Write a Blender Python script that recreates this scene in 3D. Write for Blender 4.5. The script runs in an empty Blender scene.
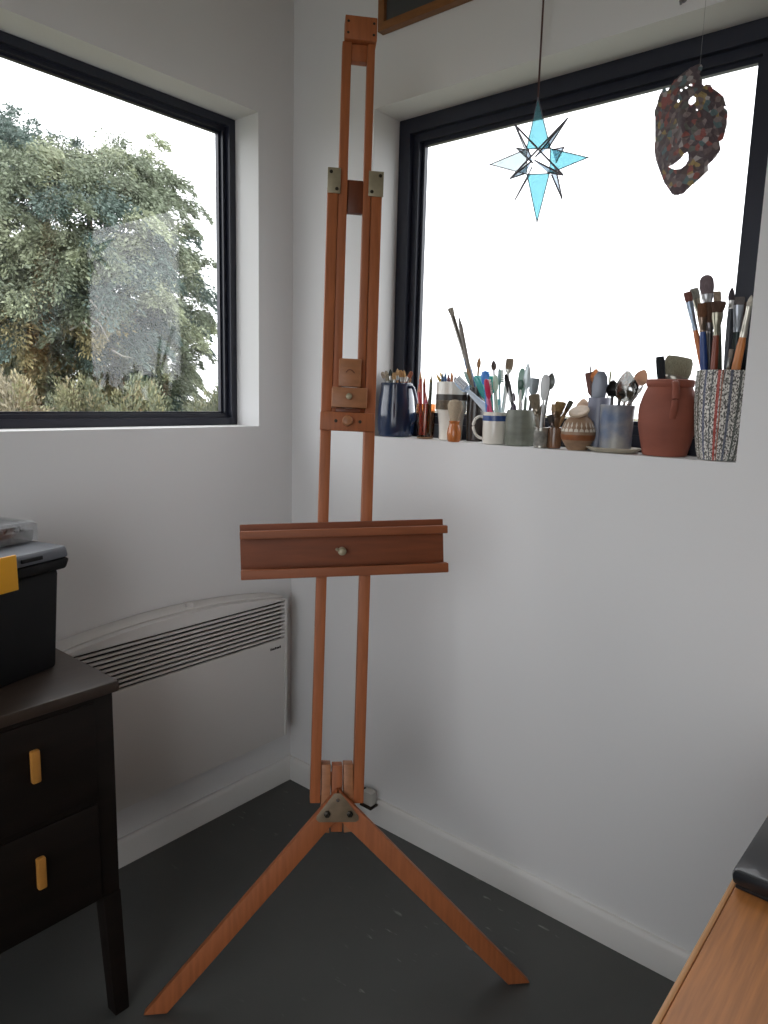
import bpy, bmesh, math, random
from mathutils import Vector, Matrix, noise
random.seed(11)
sc = bpy.context.scene
COL = sc.collection
V = Vector

# ------------------------------------------------------------------ camera
CAM = V((1.8246, -1.6822, 1.40))
YAW, PITCH, ROLL, FPX = -0.6960, 0.1615, 0.0259, 715.9
fwd = V((math.sin(YAW)*math.cos(PITCH), math.cos(YAW)*math.cos(PITCH), -math.sin(PITCH)))
r0 = V((math.cos(YAW), -math.sin(YAW), 0)); u0 = r0.cross(fwd)
CR = r0*math.cos(ROLL) + u0*math.sin(ROLL); CU = u0*math.cos(ROLL) - r0*math.sin(ROLL)
cd = bpy.data.cameras.new('camera'); cam = bpy.data.objects.new('camera', cd); COL.objects.link(cam)
m = Matrix((CR, CU, -fwd)).transposed().to_4x4(); m.translation = CAM; cam.matrix_world = m
cd.sensor_fit = 'AUTO'; cd.sensor_width = 36; cd.lens = FPX/1024*36; cd.clip_start = .02; cd.clip_end = 500
sc.camera = cam

def ray(px, py): return (fwd*FPX + CR*(px-384) - CU*(py-512)).normalized()
def at(px, py, ax, val):                       # the point of the plane x|y|z = val seen at a pixel
    d = ray(px, py); return CAM + d*((val-CAM[ax])/d[ax])
def aty(px, py, y): return at(px, py, 1, y)
def scl(p): return (V(p)-CAM).dot(fwd)/FPX     # metres per pixel at a point
C_AWAY = V((CAM.x-.9, CAM.y-.05, 0)).normalized()   # from the sill into the room

# ------------------------------------------------------------------ materials
def lin(c): return tuple(((x/255)/12.92 if x <= 10 else (((x/255)+.055)/1.055)**2.4) for x in c)
MATS = {}
def mat(name, rgb, rough=.5, metal=0, var=.0, scale=8, stretch=(1,1,1), bump=0, coat=0, rgb2=None, spec=.5):
    if name in MATS: return MATS[name]
    m = bpy.data.materials.new(name); m.use_nodes = True
    nt = m.node_tree; b = nt.nodes['Principled BSDF']
    c = lin(rgb)
    b.inputs['Base Color'].default_value = (*c, 1); b.inputs['Roughness'].default_value = rough
    b.inputs['Metallic'].default_value = metal; b.inputs['Coat Weight'].default_value = coat
    b.inputs['Specular IOR Level'].default_value = spec
    if var or bump or rgb2:
        tc = nt.nodes.new('ShaderNodeTexCoord'); mp = nt.nodes.new('ShaderNodeMapping')
        mp.inputs['Scale'].default_value = stretch
        nz = nt.nodes.new('ShaderNodeTexNoise'); nz.inputs['Scale'].default_value = scale; nz.inputs['Detail'].default_value = 5
        nt.links.new(tc.outputs['Object'], mp.inputs['Vector']); nt.links.new(mp.outputs[0], nz.inputs['Vector'])
        if var or rgb2:
            cr = nt.nodes.new('ShaderNodeValToRGB')
            d = lin(rgb2) if rgb2 else tuple(x*(1-var) for x in c)
            cr.color_ramp.elements[0].position = .35; cr.color_ramp.elements[1].position = .65
            cr.color_ramp.elements[0].color = (*d, 1); cr.color_ramp.elements[1].color = (*c, 1)
            nt.links.new(nz.outputs['Fac'], cr.inputs['Fac']); nt.links.new(cr.outputs[0], b.inputs['Base Color'])
        if bump:
            bp = nt.nodes.new('ShaderNodeBump'); bp.inputs['Strength'].default_value = bump; bp.inputs['Distance'].default_value = .002
            nt.links.new(nz.outputs['Fac'], bp.inputs['Height']); nt.links.new(bp.outputs[0], b.inputs['Normal'])
    MATS[name] = m; return m
def glass(name, tint=(1,1,1), ior=1.45, rough=0.0, add=0.0, milk=0.0):
    m = bpy.data.materials.new(name); m.use_nodes = True; nt = m.node_tree; nt.nodes.clear()
    o = nt.nodes.new('ShaderNodeOutputMaterial'); mx = nt.nodes.new('ShaderNodeMixShader')
    t = nt.nodes.new('ShaderNodeBsdfTransparent'); g = nt.nodes.new('ShaderNodeBsdfGlossy'); f = nt.nodes.new('ShaderNodeFresnel')
    tr_ = t
    if milk:                                             # a little scattering inside the glass
        ts = nt.nodes.new('ShaderNodeBsdfTranslucent'); ts.inputs['Color'].default_value = (*tint, 1); tr_ = nt.nodes.new('ShaderNodeMixShader')
        tr_.inputs[0].default_value = milk; nt.links.new(t.outputs[0], tr_.inputs[1]); nt.links.new(ts.outputs[0], tr_.inputs[2])
    t.inputs['Color'].default_value = (*tint, 1); g.inputs['Roughness'].default_value = rough; 
    ge = nt.nodes.new('ShaderNodeNewGeometry'); mr = nt.nodes.new('ShaderNodeMapRange')   # the same reflectance from both sides of a pane
    mr.inputs['To Min'].default_value = ior; mr.inputs['To Max'].default_value = 1/ior
    nt.links.new(ge.outputs['Backfacing'], mr.inputs['Value']); nt.links.new(mr.outputs[0], f.inputs['IOR'])
    fac = f.outputs[0]
    if add:
        ad = nt.nodes.new('ShaderNodeMath'); ad.operation = 'ADD'; ad.inputs[1].default_value = add
        nt.links.new(fac, ad.inputs[0]); fac = ad.outputs[0]
    nt.links.new(fac, mx.inputs[0]); nt.links.new(tr_.outputs[0], mx.inputs[1]); nt.links.new(g.outputs[0], mx.inputs[2])
    nt.links.new(mx.outputs[0], o.inputs['Surface']); MATS[name] = m; return m

WALL = mat('white wall paint', (226,226,226), .85, bump=.12, scale=90, spec=.2)
SKIRT = mat('white gloss trim', (222,221,218), .35)
CEIL = mat('bounce toned ceiling', (186,176,162), .8, var=.2, scale=3, stretch=(1,12,1)); SIDE = mat('bounce toned side wall', (140,122,104), .8, var=.2, scale=3, stretch=(1,12,1))  # unseen ceiling and side wall, tones chosen to cut bounced light
FRAME = mat('anthracite window frame', (31,34,47), .35)
WOOD = mat('orange beech wood', (172,100,58), .55, var=.2, scale=9, stretch=(14,1.2,14))
WOODB = mat('tray board wood', (126,66,34), .65, var=.2, scale=7, stretch=(1.2,12,10))
WOODT = mat('tray wood', (150,84,48), .6, var=.2, scale=7, stretch=(1.2,12,10))
WOODD = mat('dark stained wood block', (112,60,36), .45, var=.25, scale=9, stretch=(10,2,10))
WOODL = mat('pale wood holder', (172,116,78), .45, var=.18, scale=12, stretch=(3,8,8))
BRASS = mat('dull brass', (168,158,132), .4, .35, var=.2, scale=40)
STEEL = mat('steel', (190,190,190), .25, 1)
DARKSTEEL = mat('dark bolt steel', (70,66,60), .4, 1)

# ------------------------------------------------------------------ geometry helpers
def sharp(bm, deg=38):
    lim = math.radians(deg)
    for f in bm.faces: f.smooth = True
    for e in bm.edges:
        if len(e.link_faces) == 2 and e.calc_face_angle(0) > lim: e.smooth = False
def empty(name, loc=(0,0,0), rot=None, parent=None):
    o = bpy.data.objects.new(name, None); COL.objects.link(o); o.empty_display_size = .02
    mt = rot.to_4x4() if rot is not None else Matrix.Identity(4); mt.translation = V(loc)
    o.matrix_world = mt; o['mw'] = 0; del o['mw']; ROOT[o] = mt
    return o
ROOT = {}
def tag(o, label=None, cat=None, group=None, kind=None):
    if label: o['label'] = label
    if cat: o['category'] = cat
    if group: o['group'] = group
    if kind: o['kind'] = kind
    return o
def thing(name, label, cat, loc=(0,0,0), rot=None, group=None):
    return tag(empty(name, loc, rot), label, cat, group)
def obj(name, bm, material, parent=None, world=False, deg=38, label=None, origin=None):
    """Link bm as one mesh object. world=True: its vertices are in world space even under a parent."""
    bmesh.ops.recalc_face_normals(bm, faces=bm.faces[:])
    if deg: sharp(bm, deg)
    if parent is not None and world: bm.transform(ROOT[parent].inverted())
    if parent is None and origin is not None: bm.transform(Matrix.Translation(-V(origin)))
    me = bpy.data.meshes.new(name); bm.to_mesh(me); bm.free()
    if isinstance(material, str): material = MATS[material]
    me.materials.append(material)
    o = bpy.data.objects.new(name, me); COL.objects.link(o)
    if parent is not None:
        o.parent = parent; ROOT[o] = ROOT[parent].copy()
    elif origin is not None:
        o.location = V(origin); ROOT[o] = Matrix.Translation(V(origin))
    else: ROOT[o] = Matrix.Identity(4)
    if label: o['label'] = label
    return o
def NB(): return bmesh.new()
def hexa(bm, p, bevel=0):
    """8 corners: bottom four (ccw) then top four."""
    vs = [bm.verts.new(q) for q in p]
    fs = [bm.faces.new([vs[i] for i in ix]) for ix in ((3,2,1,0),(4,5,6,7),(0,1,5,4),(1,2,6,5),(2,3,7,6),(3,0,4,7))]
    if bevel:
        es = list({e for f in fs for e in f.edges})
        bmesh.ops.bevel(bm, geom=es, offset=bevel, segments=2, affect='EDGES', profile=.5)
    return bm
def box(x0,x1,y0,y1,z0,z1, bevel=0, bm=None, M=None):
    t = NB()
    hexa(t, [(x0,y0,z0),(x1,y0,z0),(x1,y1,z0),(x0,y1,z0),(x0,y0,z1),(x1,y0,z1),(x1,y1,z1),(x0,y1,z1)], bevel)
    if M is not None: t.transform(M)
    return join(bm, t)
def join(a, b):
    if a is None: return b
    me = bpy.data.meshes.new('tmp'); b.to_mesh(me); b.free(); a.from_mesh(me); bpy.data.meshes.remove(me); return a
def prism(pts, w0, w1, bevel=0, bm=None, M=None):
    """2-D polygon (x,y) extruded in z."""
    t = NB(); n = len(pts)
    a = [t.verts.new((x,y,w0)) for x,y in pts]; b = [t.verts.new((x,y,w1)) for x,y in pts]
    fs = [t.faces.new(a[::-1]), t.faces.new(b)] + [t.faces.new((a[i],a[(i+1)%n],b[(i+1)%n],b[i])) for i in range(n)]
    bmesh.ops.recalc_face_normals(t, faces=t.faces[:])
    if bevel: bmesh.ops.bevel(t, geom=t.edges[:], offset=bevel, segments=2, affect='EDGES', profile=.5)
    if M is not None: t.transform(M)
    return join(bm, t)
def lathe(prof, seg=32, bm=None, M=None, sx=1, sy=1):
    t = NB(); rings = []
    for z, r in prof:
        if r <= 1e-6: rings.append([t.verts.new((0,0,z))])
        else: rings.append([t.verts.new((sx*r*math.cos(2*math.pi*i/seg), sy*r*math.sin(2*math.pi*i/seg), z)) for i in range(seg)])
    for a, b in zip(rings, rings[1:]):
        for i in range(seg):
            j = (i+1) % seg
            q = [a[i % len(a)], a[j % len(a)], b[j % len(b)], b[i % len(b)]]
            u = []
            for v in q:
                if v not in u: u.append(v)
            if len(u) > 2:
                try: t.faces.new(u)
                except ValueError: pass
    if M is not None: t.transform(M)
    return join(bm, t)
def sweep(path, rad, seg=8, bm=None, closed_ends=True, up=None):
    """tube along points; rad: number, or list of numbers / (a,b)."""
    t = NB(); P = [V(p) for p in path]; n = len(P); rings = []
    ref = V(up) if up else V((0,0,1))
    for i, p in enumerate(P):
        d = (P[min(i+1,n-1)] - P[max(i-1,0)]).normalized()
        s = d.cross(ref)
        if s.length < 1e-3: s = d.cross(V((1,0,0)))
        s.normalize(); w = s.cross(d)
        r = rad[i] if isinstance(rad, (list,tuple)) and len(rad) == n else rad
        a, b = r if isinstance(r, (list,tuple)) else (r, r)
        rings.append([t.verts.new(p + s*a*math.cos(2*math.pi*k/seg) + w*b*math.sin(2*math.pi*k/seg)) for k in range(seg)])
    for a, b in zip(rings, rings[1:]):
        for k in range(seg): t.faces.new((a[k], a[(k+1)%seg], b[(k+1)%seg], b[k]))
    if closed_ends: t.faces.new(rings[0][::-1]); t.faces.new(rings[-1])
    return join(bm, t)
def curve(P, n=5):
    P = [V(p) for p in P]; Q = [P[0]*2-P[1]] + P + [P[-1]*2-P[-2]]; R = []
    for i in range(1, len(Q)-2):
        a,b,c,d = Q[i-1:i+3]
        for k in range(n):
            t = k/n; R.append(.5*((2*b)+(c-a)*t+(2*a-5*b+4*c-d)*t*t+(3*b-a-3*c+d)*t**3))
    return R + [P[-1]]
def ell(c, r, seg=16, bm=None, M=None):
    t = NB(); bmesh.ops.create_uvsphere(t, u_segments=seg, v_segments=seg//2, radius=1)
    t.transform(Matrix.Translation(V(c)) @ Matrix.Diagonal((*r, 1)))
    if M is not None: t.transform(M)
    return join(bm, t)
def rod(a, b, r, seg=10, r2=None, bm=None): return sweep([a, b], [r, r2 if r2 is not None else r], seg, bm)

# ------------------------------------------------------------------ the room
def wall_hole(axis, t0, t1, a0, a1, z0, z1, holes):
    """slab between t0 and t1 on an axis (0: x, 1: y); a0..a1 along the wall; holes (a,b,za,zb) cut through."""
    bm = NB()
    As = sorted({a0, a1, *[h[0] for h in holes], *[h[1] for h in holes]}); Zs = sorted({z0, z1, *[h[2] for h in holes], *[h[3] for h in holes]})
    P = (lambda t,a,z: (t,a,z)) if axis == 0 else (lambda t,a,z: (a,t,z))
    g = {(k,i,j): bm.verts.new(P((t0,t1)[k], a, z)) for k in (0,1) for i,a in enumerate(As) for j,z in enumerate(Zs)}
    solid = lambda i,j: 0 <= i < len(As)-1 and 0 <= j < len(Zs)-1 and not any(h[0] <= As[i] < h[1] and h[2] <= Zs[j] < h[3] for h in holes)
    for i in range(len(As)-1):
        for j in range(len(Zs)-1):
            if not solid(i,j): continue
            for k in (0,1): bm.faces.new([g[k,i,j],g[k,i+1,j],g[k,i+1,j+1],g[k,i,j+1]])
            for (di,dj,p,q) in ((-1,0,(i,j),(i,j+1)),(1,0,(i+1,j),(i+1,j+1)),(0,-1,(i,j),(i+1,j)),(0,1,(i,j+1),(i+1,j+1))):
                if not solid(i+di,j+dj): bm.faces.new([g[0,p[0],p[1]],g[0,q[0],q[1]],g[1,q[0],q[1]],g[1,p[0],p[1]]])
    return bm
def struct(name, bm, m, parent=None, **k):
    o = obj(name, bm, m, parent, **k)
    if parent is None: o['kind'] = 'structure'
    return o
XR, YF, ZC = 3.1, -3.1, 2.72
W1 = (-1.80, -.1454, 1.29, 2.2426)            # left window opening: y, y, z, z
W2 = (.3435, 1.4115, 1.2745, 2.2198)          # right window opening: x, x, z, z
W_ADDED = (.95, 3.0, .30, 2.60)                   # unseen window added behind the camera to light the right wall
struct('wall_left', wall_hole(0, -.163, 0, YF-.26, 0, 0, ZC, [W1]), WALL)
struct('wall_right', wall_hole(1, 0, .169, -.163, XR+.26, 0, ZC, [W2]), WALL)
struct('wall_back', wall_hole(1, YF-.26, YF, 0, XR, 0, ZC, [W_ADDED]), WALL)
struct('wall_side', wall_hole(0, XR, XR+.26, YF-.26, 0, 0, ZC, []), SIDE)
struct('ceiling', box(-.26, XR+.26, YF-.26, .26, ZC, ZC+.2), CEIL)
# floor: dark grey-green painted boards with pale scuffs
fm = mat('dark grey painted floor', (78,79,77), .55, var=.16, scale=3)
nt = fm.node_tree; bs = nt.nodes['Principled BSDF']; old = bs.inputs['Base Color'].links[0].from_socket
tc = nt.nodes.new('ShaderNodeTexCoord'); mp = nt.nodes.new('ShaderNodeMapping'); mp.inputs['Scale'].default_value = (16,60,1); mp.inputs['Rotation'].default_value = (0,0,.6)
nz = nt.nodes.new('ShaderNodeTexNoise'); nz.inputs['Scale'].default_value = 1; nz.inputs['Detail'].default_value = 3
n2 = nt.nodes.new('ShaderNodeTexNoise'); n2.inputs['Scale'].default_value = 1.6
cr = nt.nodes.new('ShaderNodeValToRGB'); cr.color_ramp.elements[0].position = .66; cr.color_ramp.elements[1].position = .76
cr2 = nt.nodes.new('ShaderNodeValToRGB'); cr2.color_ramp.elements[0].position = .54; cr2.color_ramp.elements[1].position = .66
mm = nt.nodes.new('ShaderNodeMath'); mm.operation = 'MULTIPLY'; mx = nt.nodes.new('ShaderNodeMixRGB'); mx.inputs[2].default_value = (.25,.25,.24,1)
for a, b in ((tc.outputs['Object'], mp.inputs[0]), (mp.outputs[0], nz.inputs['Vector']), (tc.outputs['Object'], n2.inputs['Vector']), (nz.outputs['Fac'], cr.inputs[0]),
             (n2.outputs['Fac'], cr2.inputs[0]), (cr.outputs[0], mm.inputs[0]), (cr2.outputs[0], mm.inputs[1]), (mm.outputs[0], mx.inputs[0]), (old, mx.inputs[1]), (mx.outputs[0], bs.inputs['Base Color'])):
    nt.links.new(a, b)
struct('floor', box(-.26, XR+.26, YF-.26, .26, -.15, 0), fm)
def skirting(name, axis, t, a0, a1, h=.084, d=.018, sgn=1):
    prof = [(0,0),(d,0),(d,h-.012),(d-.004,h-.004),(d-.009,h),(0,h)]
    bm = NB(); A = []
    for a in (a0, a1): A.append([bm.verts.new((t+sgn*x, a, z) if axis == 0 else (a, t+sgn*x, z)) for x,z in prof])
    n = len(prof)
    for i in range(n): bm.faces.new((A[0][i],A[0][(i+1)%n],A[1][(i+1)%n],A[1][i]))
    bm.faces.new(A[0]); bm.faces.new(A[1][::-1])
    return struct(name, bm, SKIRT)
skirting('baseboard_left', 0, 0, YF, 0)
skirting('baseboard_right', 1, 0, .018, XR, sgn=-1)
PANE = glass('window pane glass', (1,1,1), 1.5)
def window(n, axis, t, out, rect, wid, deep):
    """frame ring set back at t; out = +-1 outwards."""
    a0,a1,z0,z1 = rect
    root = empty('window_%d' % n, (t,(a0+a1)/2,z0) if axis == 0 else ((a0+a1)/2,t,z0)); root['kind'] = 'structure'
    def ring(i, o, d0, d1, nm, m):               # ring between insets i..o, depths d0..d1
        h = (a0+o, a1-o, z0+o, z1-o); s = sorted((t+out*d0, t+out*d1))
        bm = wall_hole(axis, s[0], s[1], a0+i, a1-i, z0+i, z1-i, [h])
        bmesh.ops.bevel(bm, geom=[e for e in bm.edges if e.calc_face_angle(0) > .5], offset=.0025, segments=2, affect='EDGES')
        return obj(nm, bm, m, root, world=True)
    ring(.0005, wid*.55, 0, .052, 'window_frame', FRAME)
    ring(wid*.55-.001, wid*.85, .018, .050, 'window_sash', FRAME)
    ring(wid*.85-.001, wid, .032, .047, 'glazing_bead', FRAME)
    e = wid*.9; s = sorted((t+out*(deep), t+out*(deep+.006)))
    b = (a0+e, a1-e, z0+e, z1-e)
    bm = box(s[0],s[1],b[0],b[1],b[2],b[3]) if axis == 0 else box(b[0],b[1],s[0],s[1],b[2],b[3])
    obj('window_pane', bm, PANE, root, world=True)
    return root
window(1, 0, -.111, -1, W1, .043, .038)
window(2, 1, .117, 1, W2, .076, .038)
window(3, 1, YF-.117, -1, W_ADDED, .06, .038)  # added out of view, extra daylight for the right wall

# ------------------------------------------------------------------ easel  (local axes: u along the tray, v up the leaning mast, w towards the room)
EM = V((.8125, -.5835, 0)); E1 = V((.67588, .73701, 0)); LEAN = math.radians(8)
E2 = V((0,0,math.cos(LEAN))) + V((-E1.y, E1.x, 0))*math.sin(LEAN); E3 = E1.cross(E2)
ER = Matrix((E1, E2, E3)).transposed()
easel = thing('studio_easel', 'tall orange wood tripod studio easel standing in the corner between the windows', 'easel', EM, ER)
MT = Matrix.Translation(V((-.0125,.45,0))) @ Matrix.Rotation(-.0235, 4, 'Z') @ Matrix.Translation(V((0,-.45,0)))
def eb(nm, s0,s1,t0,t1,w0,w1, m=WOOD, bev=.0015, par=None, lab=None):
    return obj(nm, box(s0,s1,t0,t1,w0,w1,bev,M=MT), m, par or easel, label=lab)
eb('mast_rail', -.0635,-.0395,.455,1.90,-.035,0); eb('mast_rail', .0385,.0630,.452,1.90,-.035,0)
for s0,s1 in ((-.0645,-.0345),(.0305,.0655)):
    pl = eb('brass_plate', s0,s1,1.874,1.932,.0006,.0036, BRASS, .0008, lab='dull brass plate')
    for k in (0,1):
        x = (s0+.008, s1-.008)[k if s0 > 0 else 1-k]; t = (1.884,1.922)[k]
        obj('screw', lathe([(.0036,.0042),(.005,.0036),(.0054,0)], 12, M=MT @ Matrix.Translation(V((x,t,0)))), DARKSTEEL, pl)
eb('slider_rail', -.0388,-.0178,1.372,2.2255,-.028,-.004); eb('slider_rail', .0195,.0370,1.372,2.2255,-.028,-.004)
eb('slider_block', -.0172,.0192,1.838,1.914,-.026,-.012, WOODD, lab='dark brown wooden spacer block')
eb('slider_block', -.0172,.0192,2.186,2.225,-.028,-.010, WOOD)
tb = eb('top_block', -.0345,.0395,2.226,2.280,-.030,.006, WOOD, .002)
for x in (-.027,.032):
    for t in (2.240,2.266): obj('screw', lathe([(.006,.0032),(.0068,.0026),(.007,0)], 10, M=MT @ Matrix.Translation(V((x,t,0)))), DARKSTEEL, tb)
h1 = eb('canvas_clamp', -.026,.025,1.430,1.494,.001,.018, WOODL, .002)
obj('recess', sweep(curve([MT @ V(q) for q in ((-.010,1.462,.0181),(-.004,1.468,.0184),(.004,1.467,.0184),(.010,1.461,.0181))]), .0012, 6), WOODD, h1)
h2 = eb('clamp_block', -.041,.040,1.381,1.427,.001,.023, WOODL, .002)
obj('clamp_knob', lathe([(.023,.004),(.030,.004),(.031,.007),(.037,.007),(.0385,.004),(.0385,0)], 14, M=MT @ Matrix.Translation(V((-.003,1.405,0)))), BRASS, h2)
eb('clamp_strip', -.031,.026,1.371,1.380,.001,.013, WOODD)
cb = eb('cross_block', -.066,.060,1.328,1.371,.0008,.015, WOOD, .002)
obj('wooden_knob', lathe([(.015,.007),(.020,.007),(.022,.012),(.030,.0125),(.034,.010),(.036,.004),(.036,0)], 20, M=MT @ Matrix.Translation(V((-.004,1.350,0)))), WOODL, cb)
for x in (-.030,.026): obj('screw', lathe([(.015,.004),(.0158,.0035),(.016,0)], 10, M=MT @ Matrix.Translation(V((x,1.350,0)))), DARKSTEEL, cb)
# tray: a board with two projecting lips, like a channel
MT_ = MT; MT = Matrix.Translation(V((-.002,1.05,0))) @ Matrix.Rotation(.031, 4, 'Z') @ Matrix.Translation(V((.0035,-1.05,0)))
tr = eb('tray_board', -.238,.2325,  .998,1.1175,.001,.017, WOODB, .0015)
eb('tray_lip', -.2365,.2375,1.0855,1.1035,.0172,.046, WOODT, .002, tr); eb('tray_lip', -.2365,.2375,.9945,1.0165,.0172,.046, WOODT, .002, tr)
kn = lathe([(.017,.010),(.020,.010),(.021,.005),(.030,.005),(.031,.009),(.037,.0085),(.039,.004),(.039,0)], 16, M=MT @ Matrix.Translation(V((-.007,1.050,0))))
kn = sweep([MT @ V((-.007,1.05,.034)), MT @ V((-.019,1.055,.036))], .003, 8, kn); kn = ell(MT @ V((-.0195,1.0555,.036)), (.0042,.0042,.0042), 10, kn)
obj('brass_knob', kn, BRASS, tr); MT = MT_
# hub, legs
obj('hub_block', prism([(-.0505,.386),(-.030,.383),(-.027,.545),(-.0485,.547)], -.032, -.001, .0015), WOODL, easel)
obj('hub_block', prism([(.004,.382),(.028,.384),(.0255,.543),(.003,.544)], -.032, -.001, .0015), WOODL, easel)
obj('front_leg', prism([(-.449,0),(-.397,0),(-.0135,.425),(-.0135,.492)], .0005, .022, .0015), WOOD, easel)
obj('front_leg', prism([(.403,0),(.457,0),(-.0095,.492),(-.0095,.425)], .0005, .022, .0015), WOOD, easel)
obj('hub_block', prism([(-.0265,.384),(.0005,.383),(.0005,.541),(-.0235,.542)], -.032, -.004, .0015), WOOD, easel)
foot = V((.345,-.105,0)); inv = ROOT[easel].inverted(); fl = inv @ foot; top = V((-.013,.50,-.047))
d = (fl-top).normalized(); sd = V((1,0,0)); sd = (sd - d*sd.dot(d)).normalized(); td = sd.cross(d)
def beam(a, b, sd, td, hw, ht, bev=.0015):
    return hexa(NB(), [a-sd*hw-td*ht, a+sd*hw-td*ht, a+sd*hw+td*ht, a-sd*hw+td*ht, b-sd*hw-td*ht, b+sd*hw-td*ht, b+sd*hw+td*ht, b-sd*hw+td*ht], bev)
obj('rear_leg', beam(top, fl + V((0,.012,0)), sd, td, .0135, .012), WOOD, easel)
bp = obj('bracket_plate', prism([(-.021,.487),(-.005,.487),(.036,.432),(.037,.423),(.030,.418),(-.055,.422),(-.062,.428),(-.061,.436)], .0226, .0252, .0006), mat('dark brown brass', (136,118,96), .5, .2, .2, 40), easel, label='triangular brass bracket plate')  # plate darker and browner than the upper plates
for x, y, r in ((-.037,.441,.0075),(.016,.439,.0075)):
    obj('bolt', lathe([(.0252,r),(.031,r),(.032,r*.6),(.036,r*.6),(.036,0)], 6, M=Matrix.Translation(V((x,y,0)))), DARKSTEEL, bp)
obj('screw', lathe([(.0252,.0045),(.0265,.004),(.0268,0)], 12, M=Matrix.Translation(V((-.012,.472,0)))), STEEL, bp)

# ------------------------------------------------------------------ convector heater on the left wall
HW = mat('white enamel heater', (214,211,208), .4); HD = mat('heater shade and mark dark', (40,36,34), .7)
heat = thing('mounted_convector_heater', 'long white wall convector heater with arched top under the left window', 'heater', (.0,-.505,.23))
Y0, Y1 = -.912, -.100; yc = (Y0+Y1)/2
arch = lambda y: .722 + .036*(1-((y-yc)/((Y1-Y0)/2))**2)
N = 28; bm = NB(); F = []; B = []
ys = [Y0+(Y1-Y0)*i/N for i in range(N+1)]
# casing: sides, back, arched top band, lower front panel
bm = prism([(y, arch(y)-.006) for y in ys] + [(Y1,.713),(Y0,.713)], 0, .082, .002, M=Matrix(((0,0,1,0),(1,0,0,0),(0,1,0,0),(0,0,0,1))) @ Matrix.Translation(V((0,0,.009))))
bm = prism([(y, arch(y)) for y in ys] + [(y, arch(y)-.005) for y in ys[::-1]], .003, .070, .001, bm, M=Matrix(((0,0,1,0),(1,0,0,0),(0,1,0,0),(0,0,0,1))))
for a, b in ((Y0, Y0+.012), (Y1-.012, Y1)): box(.009,.091,a,b,.23,.7128,.002,bm)
obj('heater_casing', bm, HW, heat, world=True)
fp = obj('front_panel', box(.080,.091,Y0+.0125,Y1-.0125,.23,.585,.003), HW, heat, world=True)
obj('grille_shade_block', box(.012,.070,Y0+.0125,Y1-.0125,.24,.712), HD, heat, world=True, label='dark block painted as shade behind the louvres')  # solid dark block, the shade behind the louvres put into its colour
for k in range(9):
    z = .5915 + k*.0137
    p = [(.074,z-.004),(.0905,z),(.0905,z+.0075),(.074,z+.0035)]
    obj('louvre', prism(p, Y0+.0127, Y1-.0127, .0008, M=Matrix(((1,0,0,0),(0,0,1,0),(0,1,0,0),(0,0,0,1)))), HW, heat, world=True)
bm = None
for k, (a, h) in enumerate(((0,.008),(.007,.006),(.013,.006),(.020,.008),(.027,.006),(.033,.006),(.040,.008))):
    bm = box(.0905,.0918,-.176+a,-.171+a,.5535,.5535+h,0,bm)
obj('maker_mark', bm, HD, fp, world=True, label='tiny dark lettering mark')
obj('thermostat_dial', lathe([(0,.013),(.010,.012),(.012,.010),(.012,0)], 18, M=Matrix.Translation(V((.045,-.455,arch(-.455)-.001)))), HW, heat, world=True)
obj('bottom_cap', rod((.05,-.32,.218),(.05,-.32,.2395),.007), HD, heat, world=True, label='small dark cap under the heater')

# ------------------------------------------------------------------ chest of drawers
CW = mat('dark stained chest wood', (26,19,15), .55, var=.35, scale=5, stretch=(3,.8,8), spec=.25); CT = mat('worn chest top', (62,50,42), .4, var=.3, scale=7, stretch=(6,1,1))
AMB = mat('amber handle', (190,132,62), .35, var=.15, scale=30)
chest = thing('chest_of_drawers', 'dark brown wooden chest of drawers with amber bar handles on tall legs', 'chest of drawers', (.26,-1.345,0))
CY0, CY1, CX0, CX1 = -1.745, -.934, .035, .463
bm = box(CX0,CX1,CY0+.01,CY1-.006,.295,.762,.002); obj('carcass', bm, CW, chest, world=True)
obj('chest_top', box(CX0-.005,CX1+.010,CY0,CY1+.006,.762,.788,.005), CT, chest, world=True)
for x0,x1 in ((CX1-.038,CX1+.001),(CX0,CX0+.038)):
    for a, b in ((CY1-.045,CY1-.004),(CY0+.008,CY0+.049)):
        t = .014 if x0 > .2 else 0
        obj('leg', hexa(NB(), [(x0+t+.004,a+.010,0),(x1+t,a+.010,0),(x1+t,b+.003,0),(x0+t+.004,b+.003,0),(x0,a,.2948),(x1,a,.2948),(x1,b,.2948),(x0,b,.2948)], .002), CW, chest, world=True)
for z0, z1 in ((.538,.752),(.305,.525)):
    dr = obj('drawer', box(CX1+.0004,CX1+.006,CY0+.055,CY1-.05,z0,z1,.002), CW, chest, world=True)
    for y in (-1.113,-1.585):
        zc = (z0+z1)/2+.020
        h = box(CX1+.0062,CX1+.020,y-.009,y+.009,zc-.034,zc+.034,.004)
        obj('handle', h, AMB, dr, world=True, label='amber upright bar handle')
# storage crate and the clear punnet on it
KB = mat('black plastic', (11,11,13), .65, spec=.25); KL = mat('grey crate lid', (88,92,100), .38); YEL = mat('yellow latch plastic', (238,170,18), .4)
cf = V((.278,-.9606,0)); cb_ = V((-.9606,-.278,0)); CRO = V((.31,-.985,.7885))
KR = Matrix((cf, cb_, V((0,0,1)))).transposed()     # local x along the front, y to the back
crate = thing('storage_crate', 'black plastic storage crate with grey lid and yellow latch on the chest', 'crate', CRO, KR)
L, D = .47, .255
def taper(x0,x1,y0,y1,z0,z1,g,bev=.006):
    return hexa(NB(), [(x0,y0,z0),(x1,y0,z0),(x1,y1,z0),(x0,y1,z0),(x0-g,y0-g,z1),(x1+g,y0-g,z1),(x1+g,y1+g,z1),(x0-g,y1+g,z1)], bev)
bm = taper(0,L,0,D,0,.222,.010,.008)
obj('crate_body', bm, KB, crate)
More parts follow.
